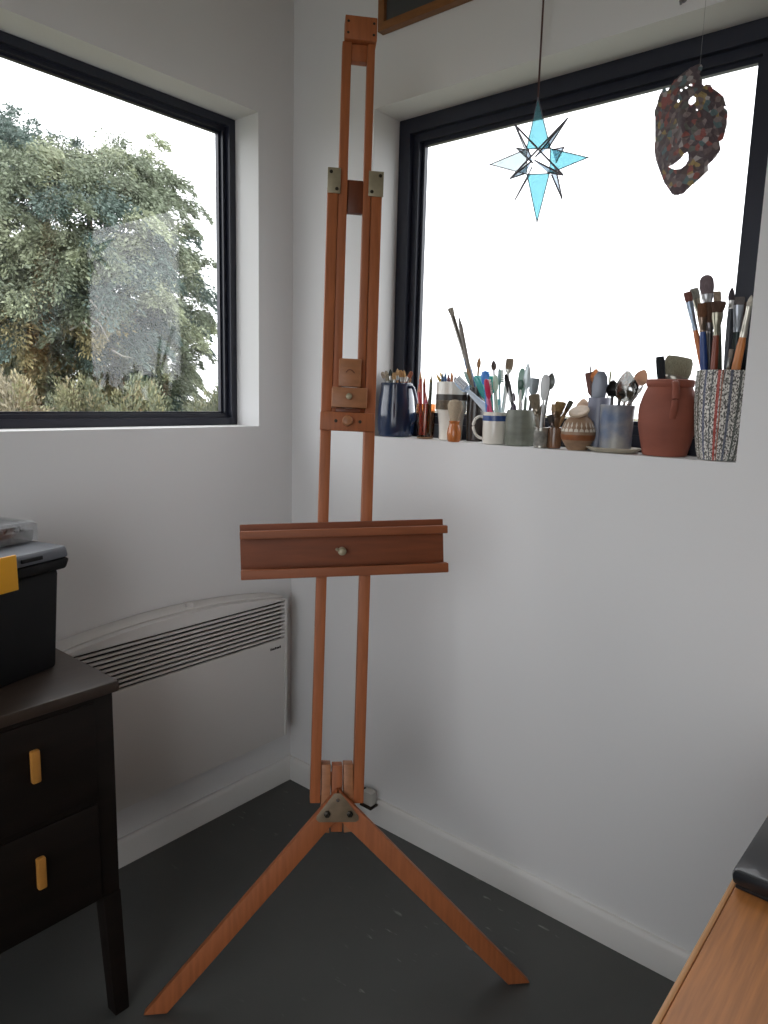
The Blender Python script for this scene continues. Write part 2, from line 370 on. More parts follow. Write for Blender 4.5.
obj('crate_rim', taper(-.020,L+.020,-.022,D+.020,.2225,.247,.006,.006), KB, crate)
ld = obj('crate_lid', taper(-.026,L+.026,-.026,D+.024,.2475,.274,-.004,.007), KL, crate)
obj('lid_slot', box(.045,.095,-.0285,-.024,.256,.264,.001), KB, ld)
obj('yellow_latch', hexa(NB(), [(.108,-.031,.206),(.21,-.031,.206),(.21,-.0232,.206),(.108,-.0232,.206),(.113,-.036,.280),(.21,-.036,.280),(.21,-.0295,.280),(.113,-.0295,.280)], .002), YEL, crate, label='yellow snap latch')
PUN = glass('clear punnet plastic', (.93,.94,.95), 1.5, .08, .10); GRY = mat('grey pellets', (120,120,118), .6, var=.6, scale=60)
pz = CRO.z+.2745
pp = at(36, 541, 2, pz); pun = thing('plastic_punnet', 'small clear plastic punnet of grey bits lying on the crate lid', 'punnet', (pp.x,pp.y,pz), KR)
bm = taper(.004,.150,.004,.115,.0005,.026,.003,.004); obj('contents', bm, GRY, pun)
bm = NB()
for k in range(130):
    ell((random.uniform(.006,.148), random.uniform(.006,.112), .027+random.uniform(-.002,.004)), (random.uniform(.004,.007),)*3, 6, bm)
o = obj('pellets', bm, GRY, pun); o['kind'] = 'stuff'
bm = None
for k in range(9): bm = box(.002+.017*k,.010+.017*k,.0,.118,.0415,.0455,.001,bm)
bm = box(0,.154,-.002,.120,.0385,.0420,.001,bm)
for a_ in ((-.002,.156,-.004,-.003),(-.002,.156,.121,.122),(-.003,-.002,-.003,.121),(.156,.157,-.003,.121)): bm = box(a_[0],a_[1],a_[2],a_[3],.002,.0400,0,bm)
obj('punnet_lid', bm, PUN, pun)

# ------------------------------------------------------------------ desk and the black slab on it
DW = mat('orange oak desk', (196,128,70), .42, var=.28, scale=6, stretch=(22,1.2,22)); DE = mat('desk edge lipping', (214,160,108), .4, var=.15, scale=6, stretch=(20,1.5,20))
desk = thing('wooden_desk', 'orange oak desk along the right wall in the lower right corner', 'desk', (2.0,-.80,0))
DX0, DX1, DY0, DY1 = 1.618, 2.32, -1.45, -.022
obj('desk_top', box(DX0+.008,DX1,DY0,DY1,.690,.72,.003), DW, desk, world=True)
obj('edge_lipping', box(DX0,DX0+.0078,DY0,DY1,.690,.7195,.003), DE, desk, world=True, label='paler wooden edge strip')
for y in (DY0+.04, DY1-.04): obj('side_panel', box(DX0+.06,DX1-.03,y-.011,y+.011,0,.6895,.002), DW, desk, world=True)
obj('modesty_panel', box(DX1-.06,DX1-.04,DY0+.052,DY1-.052,.25,.6895,.002), DW, desk, world=True)
LP = mat('black laptop plastic', (24,26,30), .28, coat=.3)
lr = Matrix.Rotation(math.radians(-1.5), 3, 'Z')
lap = thing('closed_laptop', 'black closed laptop slab lying on the orange desk', 'laptop', (1.621,-.652,.7202), lr)
obj('laptop_base', box(.006,.324,.006,.224,.001,.0068,.002), LP, lap); obj('laptop_lid', box(.0,.33,.0,.23,.0070,.0325,.0095), LP, lap)

# ------------------------------------------------------------------ framed board, hook, bracket
fr = thing('framed_board', 'dark slate coloured board in a wooden frame high above the right window', 'picture', (.62,-.012,2.41))
fx0, fz0 = .372, 2.407; fx1, fz1 = 1.07, 2.66; fw = .021
bm = wall_hole(1, -.026, -.002, fx0, fx1, fz0, fz1, [(fx0+fw,fx1-fw,fz0+fw,fz1-fw)])
bmesh.ops.bevel(bm, geom=[e for e in bm.edges if e.calc_face_angle(0) > .5], offset=.003, segments=2, affect='EDGES')
obj('frame', bm, mat('picture frame wood', (140,92,52), .4, var=.2, scale=10, stretch=(2,8,8)), fr, world=True)
obj('slate_panel', box(fx0+fw-.004,fx1-fw+.004,-.014,-.004,fz0+fw-.004,fz1-fw+.004), mat('slate board', (72,74,74), .5, var=.15, scale=6), fr, world=True)
p = aty(684, 0, 0)
hk = obj('wall_hook', sweep([(p.x,-.001,p.z+.004),(p.x,-.016,p.z+.004),(p.x,-.022,p.z-.001),(p.x,-.022,p.z-.010),(p.x,-.016,p.z-.015)], .0025, 8, lathe([(0,.008),(.003,.008),(.004,0)], 14, M=Matrix.Translation(V((p.x,-.0004,p.z+.002))) @ Matrix.Rotation(math.pi/2,4,'X'))), mat('grey hook', (140,142,145), .4, .6), origin=(p.x,0,p.z))
tag(hk, 'small grey wall hook above the right window over the mask', 'hook')
p = at(370, 797, 1, -.03)
br = thing('metal_bracket', 'small grey metal bracket on the baseboard right of the easel hub', 'bracket', (p.x,-.03,p.z))
obj('bracket_body', box(p.x-.020,p.x+.020,-.048,-.019,p.z-.020,p.z+.024,.003), mat('grey bracket metal', (196,194,186), .5), br, world=True)
obj('bracket_lip', box(p.x-.022,p.x+.026,-.056,-.019,p.z-.0265,p.z-.0205,.001), DARKSTEEL, br, world=True)
obj('bracket_cap', box(p.x-.030,p.x-.0205,-.046,-.022,p.z-.004,p.z+.022,.002), KB, br, world=True)

# ------------------------------------------------------------------ containers on the right window sill
SZ = 1.2745
CONT = {}
def pot(key, name, label, cat, px, y, prof, m, base_py, wall=.003, dy=0, seg=36, group=None, floor=.006, part='body', sx=1, lab=None):
    """prof: list of (pixel row, half width in pixels) from the foot to the rim."""
    c = aty(px, base_py, y); s = scl((c.x, y, SZ+.05)); R = prof[-1][1]*s
    P = [(0, 0.0)]
    zs = [max(0.0, aty(px, q, y).z-SZ) for q, _ in prof]
    zs[0] = 0.0
    P = list(zip(zs, [h*s for _, h in prof]))
    root = thing(name, label, cat, (c.x, y, SZ+.0004), None, group)
    bev = min(.003, P[0][1]*.15)
    out = [(0,0), (0,P[0][1]-bev), (bev*.4, P[0][1])] + P[1:]
    inn = [(z, max(r-wall, .002)) for z, r in P[::-1] if z > floor+.003]
    rim = [(P[-1][0]+wall*.35, P[-1][1]-wall*.5)]
    rb = max(P[0][1]-wall, .002)
    o = obj(part, lathe(out + rim + inn + [(floor, rb*.98), (floor, 0)], seg, sx=sx), m, root, label=lab)
    CONT[key] = dict(c=V((c.x, y, SZ)), zf=SZ+floor+.002, zr=SZ+P[-1][0], rin=P[-1][1]-wall-.001, rb=min(r for _, r in inn)-.001 if inn else rb, s=s, root=root, P=P)
    return root, o, s, P
def ROT(dirv, roll=0, face=None):
    z = dirv.normalized(); f = face or V((CAM.x-1.0, CAM.y, 0)).normalized()
    x = z.cross(f)*-1; x = f.cross(z).normalized(); y = z.cross(x)
    M = Matrix((x, y, z)).transposed()
    return M @ Matrix.Rotation(roll, 3, 'Z')
def seg_gap(a, b, c, d):
    """shortest distance between the segments a-b and c-d"""
    u, v, w_ = b-a, d-c, a-c; A, B_, C_, D, E_ = u.dot(u), u.dot(v), v.dot(v), u.dot(w_), v.dot(w_); den = A*C_-B_*B_
    s_ = min(1, max(0, (B_*E_-C_*D)/den)) if den > 1e-12 else 0
    t_ = min(1, max(0, (B_*s_+E_)/C_)); s_ = min(1, max(0, (B_*t_-D)/A))
    return (w_ + u*s_ - v*t_).length
def stand(cont, tip, y, k=.45, rp=2.0):
    """bottom point and tip of a stick that leans in a pot with its tip seen at a pixel, clear of the sticks already there."""
    C = CONT[cont]; best = None; segs = C.setdefault('segs', [])
    for dy in (0,.006,-.006,.012,-.012,.018,-.018,.024,-.024,.03,-.03,.036,-.036):
        for tw in (0,.5,-.5,1,-1):
            B, T, r = stand_once(C, tip, min(.128, y+dy), k, rp, tw)
            g = min([seg_gap(B, T, p, q)-r-rr for p, q, rr in segs], default=1)
            if best is None or g > best[0]+1e-4: best = (g, B, T, r)
            if g > .0004: break
        if best[0] > .0004: break
    segs.append(best[1:]); return best[1], best[2]
def stand_once(C, tip, y, k, rp, tw=0):
    T = aty(*tip, y); c = C['c']; r = rp*scl(T)
    d = V((T.x-c.x, y-c.y, 0)); n = d.length
    lim = max(.002, C['rin']-r-.0012); lo = max(.001, min(min(C['rb'], C['rin'])-r-.0015, lim))
    u = d.normalized() if n > 1e-4 else V((1,0,0)); side_ = V((-u.y,u.x,0))*tw*lo*.6
    q = min(n*.8, lo*.8) if k == .45 else -min(n*k, lo)
    B = c + u*q + side_; B.z = C['zf']+r*.6+.001
    for _ in range(80):                                # keep the crossing at the rim inside the pot
        f = (C['zr']-B.z)/(T.z-B.z); X = B.lerp(T, f)
        if V((X.x-c.x, X.y-c.y, 0)).length <= lim: break
        if q > -lo: q -= .002; P_ = c+u*q+side_*.5; B.x, B.y = P_.x, P_.y
        elif B.z < C['zr']-.02: B.z += .003
        else: break
    e = V((B.x-c.x, B.y-c.y, 0))
    if e.length > lo: e *= lo/e.length; B.x, B.y = c.x+e.x, c.y+e.y
    return B, T, r
def c8(rgb, rough=.5, metal=0): return mat('paint %d %d %d %d' % (*rgb, metal), rgb, rough, metal)
def brush(cont, tip, y, label, group, w, lb, lf, hair, hand, ferr=(176,176,174), hw=None, shape='flat', roll=0, k=.45, name='paint_brush'):
    """w: bristle width, lb: bristle length, lf: ferrule length, all in pixels."""
    B, T = stand(cont, tip, y, k, max((hw or w*.7)*.52, w*.36)); s = scl(T); L = (T-B).length; t = thing(name, label, 'brush', B, ROT(T-B, roll), group)
    w *= s; lb *= s; lf *= s; hw = (hw*s if hw else w*.7)
    th = w*.38 if shape != 'round' else w*.5
    zf = L-lb-lf
    # handle: swells under the ferrule and tapers to its end
    obj('handle', sweep([(0,0,0),(0,0,zf*.3),(0,0,zf*.75),(0,0,zf*.93),(0,0,zf)], [(hw*.28,hw*.28),(hw*.38,hw*.36),(hw*.5,hw*.42),(hw*.45,hw*.4),(hw*.36,hw*.34)], 10, up=(0,1,0)), c8(hand,.35), t)
    obj('ferrule', sweep([(0,0,zf-.001),(0,0,zf+lf*.15),(0,0,zf+lf*.2),(0,0,zf+lf*.75),(0,0,zf+lf)], [(hw*.40,hw*.38),(hw*.42,hw*.40),(hw*.38,hw*.36),(w*.43,th*.62),(w*.45,th*.62)], 12, up=(0,1,0)), mat('ferrule %d %d %d'%ferr, ferr, .3, .9), t)
    z0 = L-lb
    if shape == 'flat': rr = [(0,.44,.58),(.3,.50,.62),(.8,.50,.45),(1,.44,.25)]
    elif shape == 'splay': rr = [(0,.40,.58),(.4,.52,.7),(.85,.62,.8),(1,.52,.5)]
    elif shape == 'filbert': rr = [(0,.44,.58),(.35,.53,.66),(.75,.5,.5),(.92,.36,.34),(1,.14,.15)]
    else: rr = [(0,.42,.8),(.3,.5,.95),(.65,.36,.7),(.9,.14,.3),(1,.03,.06)]
    hm = mat('bristle %d %d %d'%hair, hair, .9, 0, .45, 40, (30,30,2), .3)
    obj('bristles', sweep([(0,0,z0+lb*a) for a,_,_ in rr], [(w*a, th*b) for _,a,b in rr], 14, up=(0,1,0)), hm, t)
    return t
def pencil(cont, tip, y, label, group, w, body, tipc=(205,160,110), k=.45, cone=5, name='pencil', cat='pencil'):
    B, T = stand(cont, tip, y, k, w*.52); s = scl(T); L = (T-B).length; t = thing(name, label, cat, B, ROT(T-B), group)
    r = w*s/2; c = cone*s
    obj('shaft', sweep([(0,0,0),(0,0,L-c)], r, 6), c8(body,.4), t)
    obj('sharpened_tip', sweep([(0,0,L-c),(0,0,L-c*.3)], [r*.95,r*.3], 8), c8(tipc,.7), t)
    obj('lead', sweep([(0,0,L-c*.3),(0,0,L)], [r*.3,r*.06], 8), c8(body,.6), t)
    return t
def spoon(cont, tip, y, label, group, w, lb, col, stem, metal=0, rough=.35, roll=0, k=.45, name='spoon', cat='spoon', deep=.28):
    B, T = stand(cont, tip, y, k, max(stem*.8, w*.22)); s = scl(T); L = (T-B).length; t = thing(name, label, cat, B, ROT(T-B, roll), group)
    w *= s; lb *= s; st = stem*s/2; m = mat('%s %d %d %d %d'%(('utensil',)+tuple(col)+(metal,)), col, rough, metal)
    obj('stem', sweep([(0,0,0),(0,0,L*.5),(0,0,L-lb+.002)], [(st*1.5,st*.7),(st,st*.7),(st,st*.8)], 10, up=(0,1,0)), m, t)
    bm = NB(); n, q = 14, 16; rings = []
    for i in range(n+1):                                # a dished oval bowl with thickness
        a = i/n; z = L-lb*(1-a); hw = w/2*math.sin(math.pi*min(.98,max(.02,a**.8)))**.62
        rings.append([bm.verts.new((hw*math.cos(math.pi*j/(q-1)), (-hw*deep*2*math.sin(math.pi*j/(q-1))**1.0)*math.sin(math.pi*a), z)) for j in range(q)])
    for a, b in zip(rings, rings[1:]):
        for j in range(q-1): bm.faces.new((a[j],a[j+1],b[j+1],b[j]))
    bmesh.ops.solidify(bm, geom=bm.faces[:], thickness=.0009)
    obj('bowl', bm, m, t, deg=60)
    return t
def knife(cont, tip, y, label, group, w, lb, blade, hand, metal=.0, roll=0, k=.45, hw=3, shape='trowel', name='palette_knife', cat='palette knife', rough=.3):
    B, T = stand(cont, tip, y, k, max(hw*.52, 1.2)); s = scl(T); L = (T-B).length; t = thing(name, label, cat, B, ROT(T-B, roll), group)
    w *= s; lb *= s; hw *= s/2
    obj('handle', sweep([(0,0,0),(0,0,(L-lb)*.5),(0,0,(L-lb)*.93),(0,0,L-lb)], [hw*.7,hw,hw*.8,hw*.5], 10), c8(hand,.4), t)
    if shape == 'trowel': pr = [(.0,.12),(.22,.12),(.34,.5),(.6,.48),(.85,.3),(1,.05)]
    elif shape == 'square': pr = [(0,.2),(.25,.24),(.4,.5),(.95,.5),(1,.46)]
    else: pr = [(0,.2),(.25,.42),(.6,.5),(.85,.42),(1,.18)]
    pts = [(w*a, L-lb+lb*z-.0005) for z, a in pr]; pts = pts + [(-x, z) for x, z in pts[::-1]]
    obj('blade', prism(pts, -.0007, .0007, .0003, M=Matrix(((1,0,0,0),(0,0,1,0),(0,1,0,0),(0,0,0,1)))), mat('blade %d %d %d %d'%(*blade,int(metal*10)), blade, rough, metal), t)
    return t
def toothbrush(cont, tip, y, label, w, lb, col, hcol, bris=(225,230,235), roll=0, k=.45, group='toothbrushes in the white mug'):
    B, T = stand(cont, tip, y, k, w*.42); s = scl(T); L = (T-B).length; t = thing('toothbrush', label, 'toothbrush', B, ROT(T-B, roll), group)
    w *= s; lb *= s
    obj('handle', sweep([(0,0,0),(0,0,(L-lb)*.35),(0,0,(L-lb)*.75),(0,0,L-lb)], [(w*.36,w*.26),(w*.46,w*.3),(w*.30,w*.2),(w*.22,w*.18)], 12, up=(0,1,0)), c8(hcol,.3), t)
    obj('head', sweep([(0,0,L-lb-.0005),(0,0,L-lb*.85),(0,0,L-lb*.4),(0,0,L-lb*.08),(0,0,L)], [(w*.22,w*.16),(w*.46,w*.18),(w*.5,w*.18),(w*.40,w*.17),(w*.15,w*.1)], 14, up=(0,1,0)), c8(col,.3), t)
    bm = None
    for i in range(6):
        for j in range(3):
            x = (j-1)*w*.26; z = L-lb*.82+i*lb*.13
            bm = box(x-w*.10,x+w*.10,w*.17,w*.17+w*.55,z,z+lb*.10,0,bm)
    obj('bristles', bm, c8(bris,.8), t)
    return t

# --- dark blue jug with its handle, full of small brushes
NAVY = mat('dark blue glaze', (38,54,84), .16, 0, .35, 10, coat=.6)
j, _, s, P = pot('jug', 'stoneware_jug', 'glossy dark blue stoneware jug of small brushes, first pot on the window sill', 'jug', 395.5, .060, [(437,16.5),(430,18.2),(420,18.8),(410,18.6),(400,17.6),(392,16.4),(386,15.8),(383.5,16.2)], NAVY, 437, .0045)
ha = math.radians(2); dr = V((math.cos(ha), math.sin(ha), 0)); up = V((0,0,1)); r = lambda q: V((0,0,0))
zz = [p[0] for p in P]; rr_ = [p[1] for p in P]
pth = [dr*(rr_[6]-.001)+up*(zz[6]-.004), dr*(rr_[6]+.012)+up*(zz[6]-.004), dr*(rr_[5]+.020)+up*(zz[5]-.012), dr*(rr_[3]+.021)+up*(zz[4]-.018), dr*(rr_[2]+.014)+up*(zz[3]-.022), dr*(rr_[2]-.001)+up*(zz[2]-.014)]
obj('handle', sweep(curve(pth), (.0065,.0045), 12), NAVY, j)
JL = 'tan and cream tipped small brushes crowded in the blue jug'
gj = 'small brushes in the blue jug'
for i, (px, py, y, hr, hd) in enumerate(((382,372,.055,(196,180,160),(120,120,110)),(385.5,370.5,.075,(205,192,170),(150,140,120)),(387.5,374,.04,(170,160,140),(90,90,80)),
        (390.5,369,.062,(54,60,58),(40,56,50)),(394,372.5,.045,(198,160,112),(150,100,60)),(397.5,368.5,.08,(206,170,124),(170,120,70)),(400.5,370,.052,(190,146,98),(160,110,60)),(404,370,.072,(200,160,110),(140,90,50)),
        (407,376,.042,(214,200,182),(170,160,150)),(409.5,375,.06,(150,110,80),(110,70,50)),(412,371.5,.05,(176,112,84),(150,80,60)))):
    lab = 'small paint brush with dark green black tip standing in the blue jug' if i == 3 else ('small paint brush with reddish tan tip at the jug handle side' if i == 10 else 'small tan or cream tipped brush among those crowded in the blue jug')
    brush('jug', (px,py), y, lab, gj, 4.2, 7, 4, hr, hd, shape='round' if i % 2 else 'filbert', name='small_brush')

# --- amber glass of coloured pencils
AMG = glass('amber glass', (.80,.60,.44), 1.45, .03, .03)
pot('amber', 'amber_glass', 'low amber glass of coloured pencils between the blue jug and white beaker', 'glass', 425, .050, [(438,8.2),(430,9.0),(420,9.4),(410,9.6),(404,9.8)], AMG, 438, .0018)
for (px,py,y,col,tc,lab,w) in ((420.6,371,.045,(186,74,52),(214,160,104),'tall red pencil with pale sharpened point in the amber glass',3.4),(424.3,375.5,.058,(150,64,54),(190,130,90),'brownish red pencil beside the tall red one in the amber glass',3.2),
        (418.6,384,.038,(196,60,66),(214,140,110),'short scarlet pencil at the left rim of the amber glass',3.6),(431.4,374,.052,(58,62,44),(120,104,60),'dark olive green pencil leaning right in the amber glass',3.6),
        (426.3,392,.040,(200,84,110),(220,150,130),'short pink pencil low in the amber glass',3.2),(428.6,396,.064,(96,40,60),(160,110,90),'short plum pencil low behind the pink pencil in the amber glass',3.2)):
    pencil('amber', (px,py), y, lab, 'pencils in the amber glass', w, col, tc, cone=8)

# --- white beaker with a dark painted band
WC = mat('white glazed china', (226,222,212), .22, coat=.4)
bk, _, s, P = pot('beaker', 'white_beaker', 'white stepped china beaker with a dark band behind the shaving brush', 'beaker', 450.0, .070, [(441,11.5),(434,11.5),(424,12.0),(414,13.2),(411,15.2),(404,15.5),(394,15.6),(386,15.6),(382.5,15.5)], WC, 441, .003)
DB = mat('dark brown painted band', (66,58,52), .4, var=.4, scale=60)
za = aty(450,400.5,.070).z-SZ; zb_ = aty(450,394.5,.070).z-SZ; rb_ = 15.6*s+.0006
obj('painted_band', lathe([(za,rb_-.0012),(za+.0004,rb_),(zb_-.0004,rb_),(zb_,rb_-.0012)], 36), DB, bk, label='dark painted band')
zc = aty(450,411,.070).z-SZ
bm = NB(); a0, a1 = math.radians(-135), math.radians(-62); n = 10
g = [[bm.verts.new(((rb_+.0002)*math.cos(a0+(a1-a0)*i/n), (rb_+.0002)*math.sin(a0+(a1-a0)*i/n), zz_)) for i in range(n+1)] for zz_ in (zc+.004, za)]
for i in range(n): bm.faces.new((g[0][i],g[0][i+1],g[1][i+1],g[1][i]))
bmesh.ops.solidify(bm, geom=bm.faces[:], thickness=-.0004)
obj('painted_motif', bm, mat('faded brown motif', (150,132,108), .4, var=.5, scale=70), bk, label='brown motif below the band')
for (px,py,y,col,tc,lab,w) in ((435.5,373,.06,(196,160,84),(214,176,110),'ochre pencil at the left rim of the white beaker',3.2),(439,371.5,.075,(206,174,104),(220,190,130),'yellow ochre pencil second from the left in the white beaker',3.4),
        (442.5,372.5,.05,(58,84,110),(80,100,120),'slate blue pencil in the white beaker',3.4),(445.2,371,.068,(56,92,140),(90,120,150),'bright blue pencil in the middle of the white beaker',3.2),(448.2,373,.046,(92,42,54),(120,70,70),'maroon pencil in the white beaker',3.6),
        (451.8,370,.06,(190,120,76),(206,150,100),'orange tan pencil in the white beaker',3.2),(455,374,.078,(70,60,70),(110,90,80),'dark violet pencil at the right of the white beaker',3.2)):
    pencil('beaker', (px,py), y, lab, 'pencils in the white beaker', w, col, tc, cone=6)

# --- shaving brush standing on its handle
c = aty(453.6,443,.008); s = scl(c)
sb = thing('shaving_brush', 'shaving brush with orange wooden handle and pale bristles in front of the white beaker', 'brush', (c.x,.008,SZ+.0004))
Z = lambda q: aty(453.6,q,.008).z-SZ
obj('handle', lathe([(0,0),(0,5.6*s),(Z(440),6.6*s),(Z(434),7.0*s),(Z(429),6.4*s),(Z(425),5.0*s),(Z(423),4.8*s),(Z(421.5),5.6*s),(Z(421),5.2*s),(Z(421),0)], 24), mat('orange turned wood', (196,116,58), .3, var=.2, scale=20, stretch=(8,8,1), coat=.4), sb)
obj('bristles', lathe([(Z(421)+.0005,0),(Z(421)+.0005,4.8*s),(Z(417),5.6*s),(Z(410),7.6*s),(Z(405),8.2*s),(Z(401.5),6.6*s),(Z(400),3.2*s),(Z(399.6),0)], 24, sy=.74), mat('badger bristle', (186,170,146), .9, 0, .3, 40, (30,30,2), .4), sb)

# --- dark brown jar behind, holding the longest brush
DJ = mat('dark brown glazed jar', (44,34,30), .3, var=.4, scale=14, coat=.3)
pot('dark', 'dark_jar', 'dark brown jar half hidden between the white beaker and the white mug', 'jar', 474, .095, [(442.5,8.0),(430,8.6),(415,8.8),(402,8.8),(394,8.4),(388,8.6)], DJ, 442.5, .003)
gd = 'tools in the dark brown jar'
pencil('dark', (458.6,315), .088, 'longest stick, a tall grey brown tapered handle rising from the dark jar', gd, 4.4, (112,104,96), (96,90,84), cone=12, k=.3, name='long_stick', cat='stick')
brush('dark', (450.3,308), .080, 'flat pale tipped brush with blue handle rising left out of the dark jar', gd, 5.0, 9, 46, (170,162,150), (46,84,128), (126,122,116), hw=5.5, shape='splay', k=.2)
spoon('dark', (479.4,357.5), .094, 'small tan headed spoon stick behind the teal toothbrush', gd, 4.2, 11, (176,146,116), 2.2, rough=.6, name='mixing_stick', cat='stick')
knife('dark', (467.0,368), .10, 'tan wooden modelling tool with narrow tip in the dark jar', gd, 4.0, 16, (178,140,104), (120,80,54), rough=.7, name='modelling_tool', cat='tool')
knife('dark', (464.4,371), .072, 'pale green modelling tool at the left of the dark jar', gd, 3.2, 14, (150,178,168), (70,110,112), name='modelling_tool', cat='tool', shape='leaf')

# --- white mug with a blue band, full of toothbrushes
mug, _, s, P = pot('mug', 'white_mug', 'white china mug with a blue band and toothbrushes in it', 'mug', 494, .042, [(445.5,11.2),(441,12.2),(430,12.3),(420,12.4),(412.5,12.6)], WC, 445.5, .003)
dr = V((-.80,-.60,0)).normalized(); R0 = 12.3*s; zt = P[-1][0]
pth = [dr*(R0-.001)+up*(zt-.014), dr*(R0+.010)+up*(zt-.012), dr*(R0+.022)+up*(zt-.022), dr*(R0+.026)+up*(zt-.040), dr*(R0+.019)+up*(zt-.060), dr*(R0+.008)+up*(zt-.070), dr*(R0-.001)+up*(zt-.072)]
obj('handle', sweep(curve(pth), (.0048,.0040), 12), WC, mug)
za, zb_ = aty(494,421,.042).z-SZ, aty(494,415.5,.042).z-SZ
obj('blue_band', lathe([(za,R0-.001),(za+.0003,12.42*s+.0006),(zb_-.0003,12.5*s+.0006),(zb_,R0-.001)], 36), mat('blue glaze band', (58,86,142), .25), mug, label='blue glazed band')
toothbrush('mug', (456.5,379.5), .020, 'pale blue toothbrush leaning far left out of the white mug', 9.5, 17, (176,198,222), (206,218,228), roll=.3)
toothbrush('mug', (475,376), .052, 'teal toothbrush at the left of the white mug', 8.5, 26, (52,150,146), (40,132,132), (120,190,190), roll=2.4)
toothbrush('mug', (484.5,371), .060, 'bright blue toothbrush in the middle of the white mug', 9.0, 14, (58,128,208), (60,120,190), (150,190,230), roll=2.9)
toothbrush('mug', (491.5,376), .066, 'sea green toothbrush behind the crimson one in the white mug', 7.5, 18, (58,164,150), (70,160,150), (150,205,190), roll=3.0)
toothbrush('mug', (486.0,379), .034, 'crimson toothbrush standing upright in the white mug', 6.6, 20, (192,50,86), (206,90,126), (240,225,225), roll=2.6)
toothbrush('mug', (495.2,375), .046, 'pale mint green toothbrush right of the crimson one in the white mug', 5.6, 16, (190,216,196), (186,210,196), roll=3.1)
toothbrush('mug', (499.4,369), .060, 'grey green toothbrush at the right of the white mug', 5.6, 16, (140,160,152), (196,204,204), (150,160,150), roll=2.2)
spoon('mug', (493.6,360.5), .058, 'small dark round headed stick rising from the white mug', 'tools in the white mug', 5.4, 10, (112,98,92), 1.8, rough=.6, name='mixing_stick', cat='stick')
brush('mug', (510.2,358.5), .036, 'square tan tipped brush with white handle leaning right from the white mug', 'tools in the white mug', 8.0, 11, 4, (150,132,112), (232,232,230), (190,188,182), hw=4.6, roll=.2)
knife('mug', (488.5,396), .022, 'short magenta and white striped stick at the front of the white mug', 'tools in the white mug', 4.6, 9, (206,150,182), (190,60,120), name='striped_stick', cat='stick', shape='leaf')
knife('mug', (497.6,399), .022, 'short aqua stick at the front rim of the white mug', 'tools in the white mug', 5.4, 8, (120,190,196), (90,170,180), name='aqua_stick', cat='stick', shape='square')

# --- grey green stoneware jar of palette knives
SJ = mat('grey green stoneware', (122,126,114), .45, var=.35, scale=16, stretch=(1,1,2.5), bump=.2)
pot('stone', 'stoneware_jar', 'grey green stoneware jar of palette knives between the white mug and the tin', 'jar', 519, .050, [(447,14.3),(441,14.9),(430,15.1),(420,14.9),(414,14.2),(410.5,13.6)], SJ, 447, .0035)
gs = 'palette knives in the stoneware jar'
knife('stone', (505.6,374), .060, 'black bladed narrow knife leaning left in the stoneware jar', gs, 5.5, 28, (48,46,46), (44,36,46), metal=.4, shape='leaf', hw=4)
knife('stone', (522.6,368), .070, 'pale green oval bladed palette knife in the stoneware jar', gs, 8.5, 32, (128,158,144), (70,56,70), shape='leaf', hw=4)
knife('stone', (528.2,362.5), .056, 'tallest palette knife, white pointed blade in the stoneware jar', gs, 7.5, 34, (196,206,208), (96,110,100), metal=.3, hw=4)
knife('stone', (535.5,378), .040, 'grey square ended palette knife tilted right in the stoneware jar', gs, 9.0, 22, (122,130,134), (70,66,66), metal=.3, shape='square', hw=4, roll=.15)
knife('stone', (521.0,379.5), .030, 'dark green tipped white rod in front in the stoneware jar', gs, 6.0, 10, (44,84,70), (206,206,202), shape='leaf', hw=3, name='modelling_tool', cat='tool')
knife('stone', (508.3,387), .026, 'thin grey metal needle tool crossing the front of the stoneware jar', gs, 2.6, 20, (150,150,150), (52,42,56), metal=.8, hw=4.4, name='needle_tool', cat='tool')
knife('stone', (513.6,392), .040, 'short dark purple handled tool in the middle of the stoneware jar', gs, 3.6, 12, (90,84,88), (58,42,64), metal=.4, hw=5.2, name='modelling_tool', cat='tool')

# --- small square tin with worn brushes and spoons
TIN = mat('bare tin', (178,176,168), .3, .85, .3, 30)
t_, _, s, P = pot('tin', 'small_tin', 'small bare metal tin at the sill edge holding two worn brushes', 'tin', 540, .018, [(449.3,6.6),(446,6.7),(440,6.7),(433,6.7),(427.5,6.8)], TIN, 449.3, .0012, floor=.003)
obj('paper_label', lathe([(aty(540,445.5,.018).z-SZ,6.72*s),(aty(540,445.5,.018).z-SZ+.0003,6.72*s+.0006),(aty(540,431,.018).z-SZ-.0003,6.72*s+.0006),(aty(540,431,.018).z-SZ,6.72*s)], 30), mat('worn grey paper', (150,148,140), .7, 0, .5, 50), t_, label='worn grey paper label')
gt = 'worn tools in the small tin'
brush('tin', (533.6,394.5), .014, 'thick worn grey brown brush leaning left in the small tin', gt, 9.5, 15, 6, (128,116,98), (108,98,84), (130,122,108), hw=8.0, shape='splay', k=.6)
brush('tin', (543.8,405), .022, 'shorter worn brush with pinkish ferrule upright in the small tin', gt, 6.5, 9, 6, (112,104,90), (140,116,104), (150,128,116), hw=6.0, shape='flat')
spoon('tin', (552.2,373), .030, 'grey metal spoon leaning right above the small tin', gt, 9.5, 17, (132,134,132), 2.6, metal=.7, roll=.2, k=.5)
knife('tin', (546.0,374), .024, 'clear whitish plastic spatula beside the grey spoon in the small tin', gt, 9.0, 26, (222,226,228), (200,202,202), shape='leaf', hw=3, name='spatula', cat='spatula')

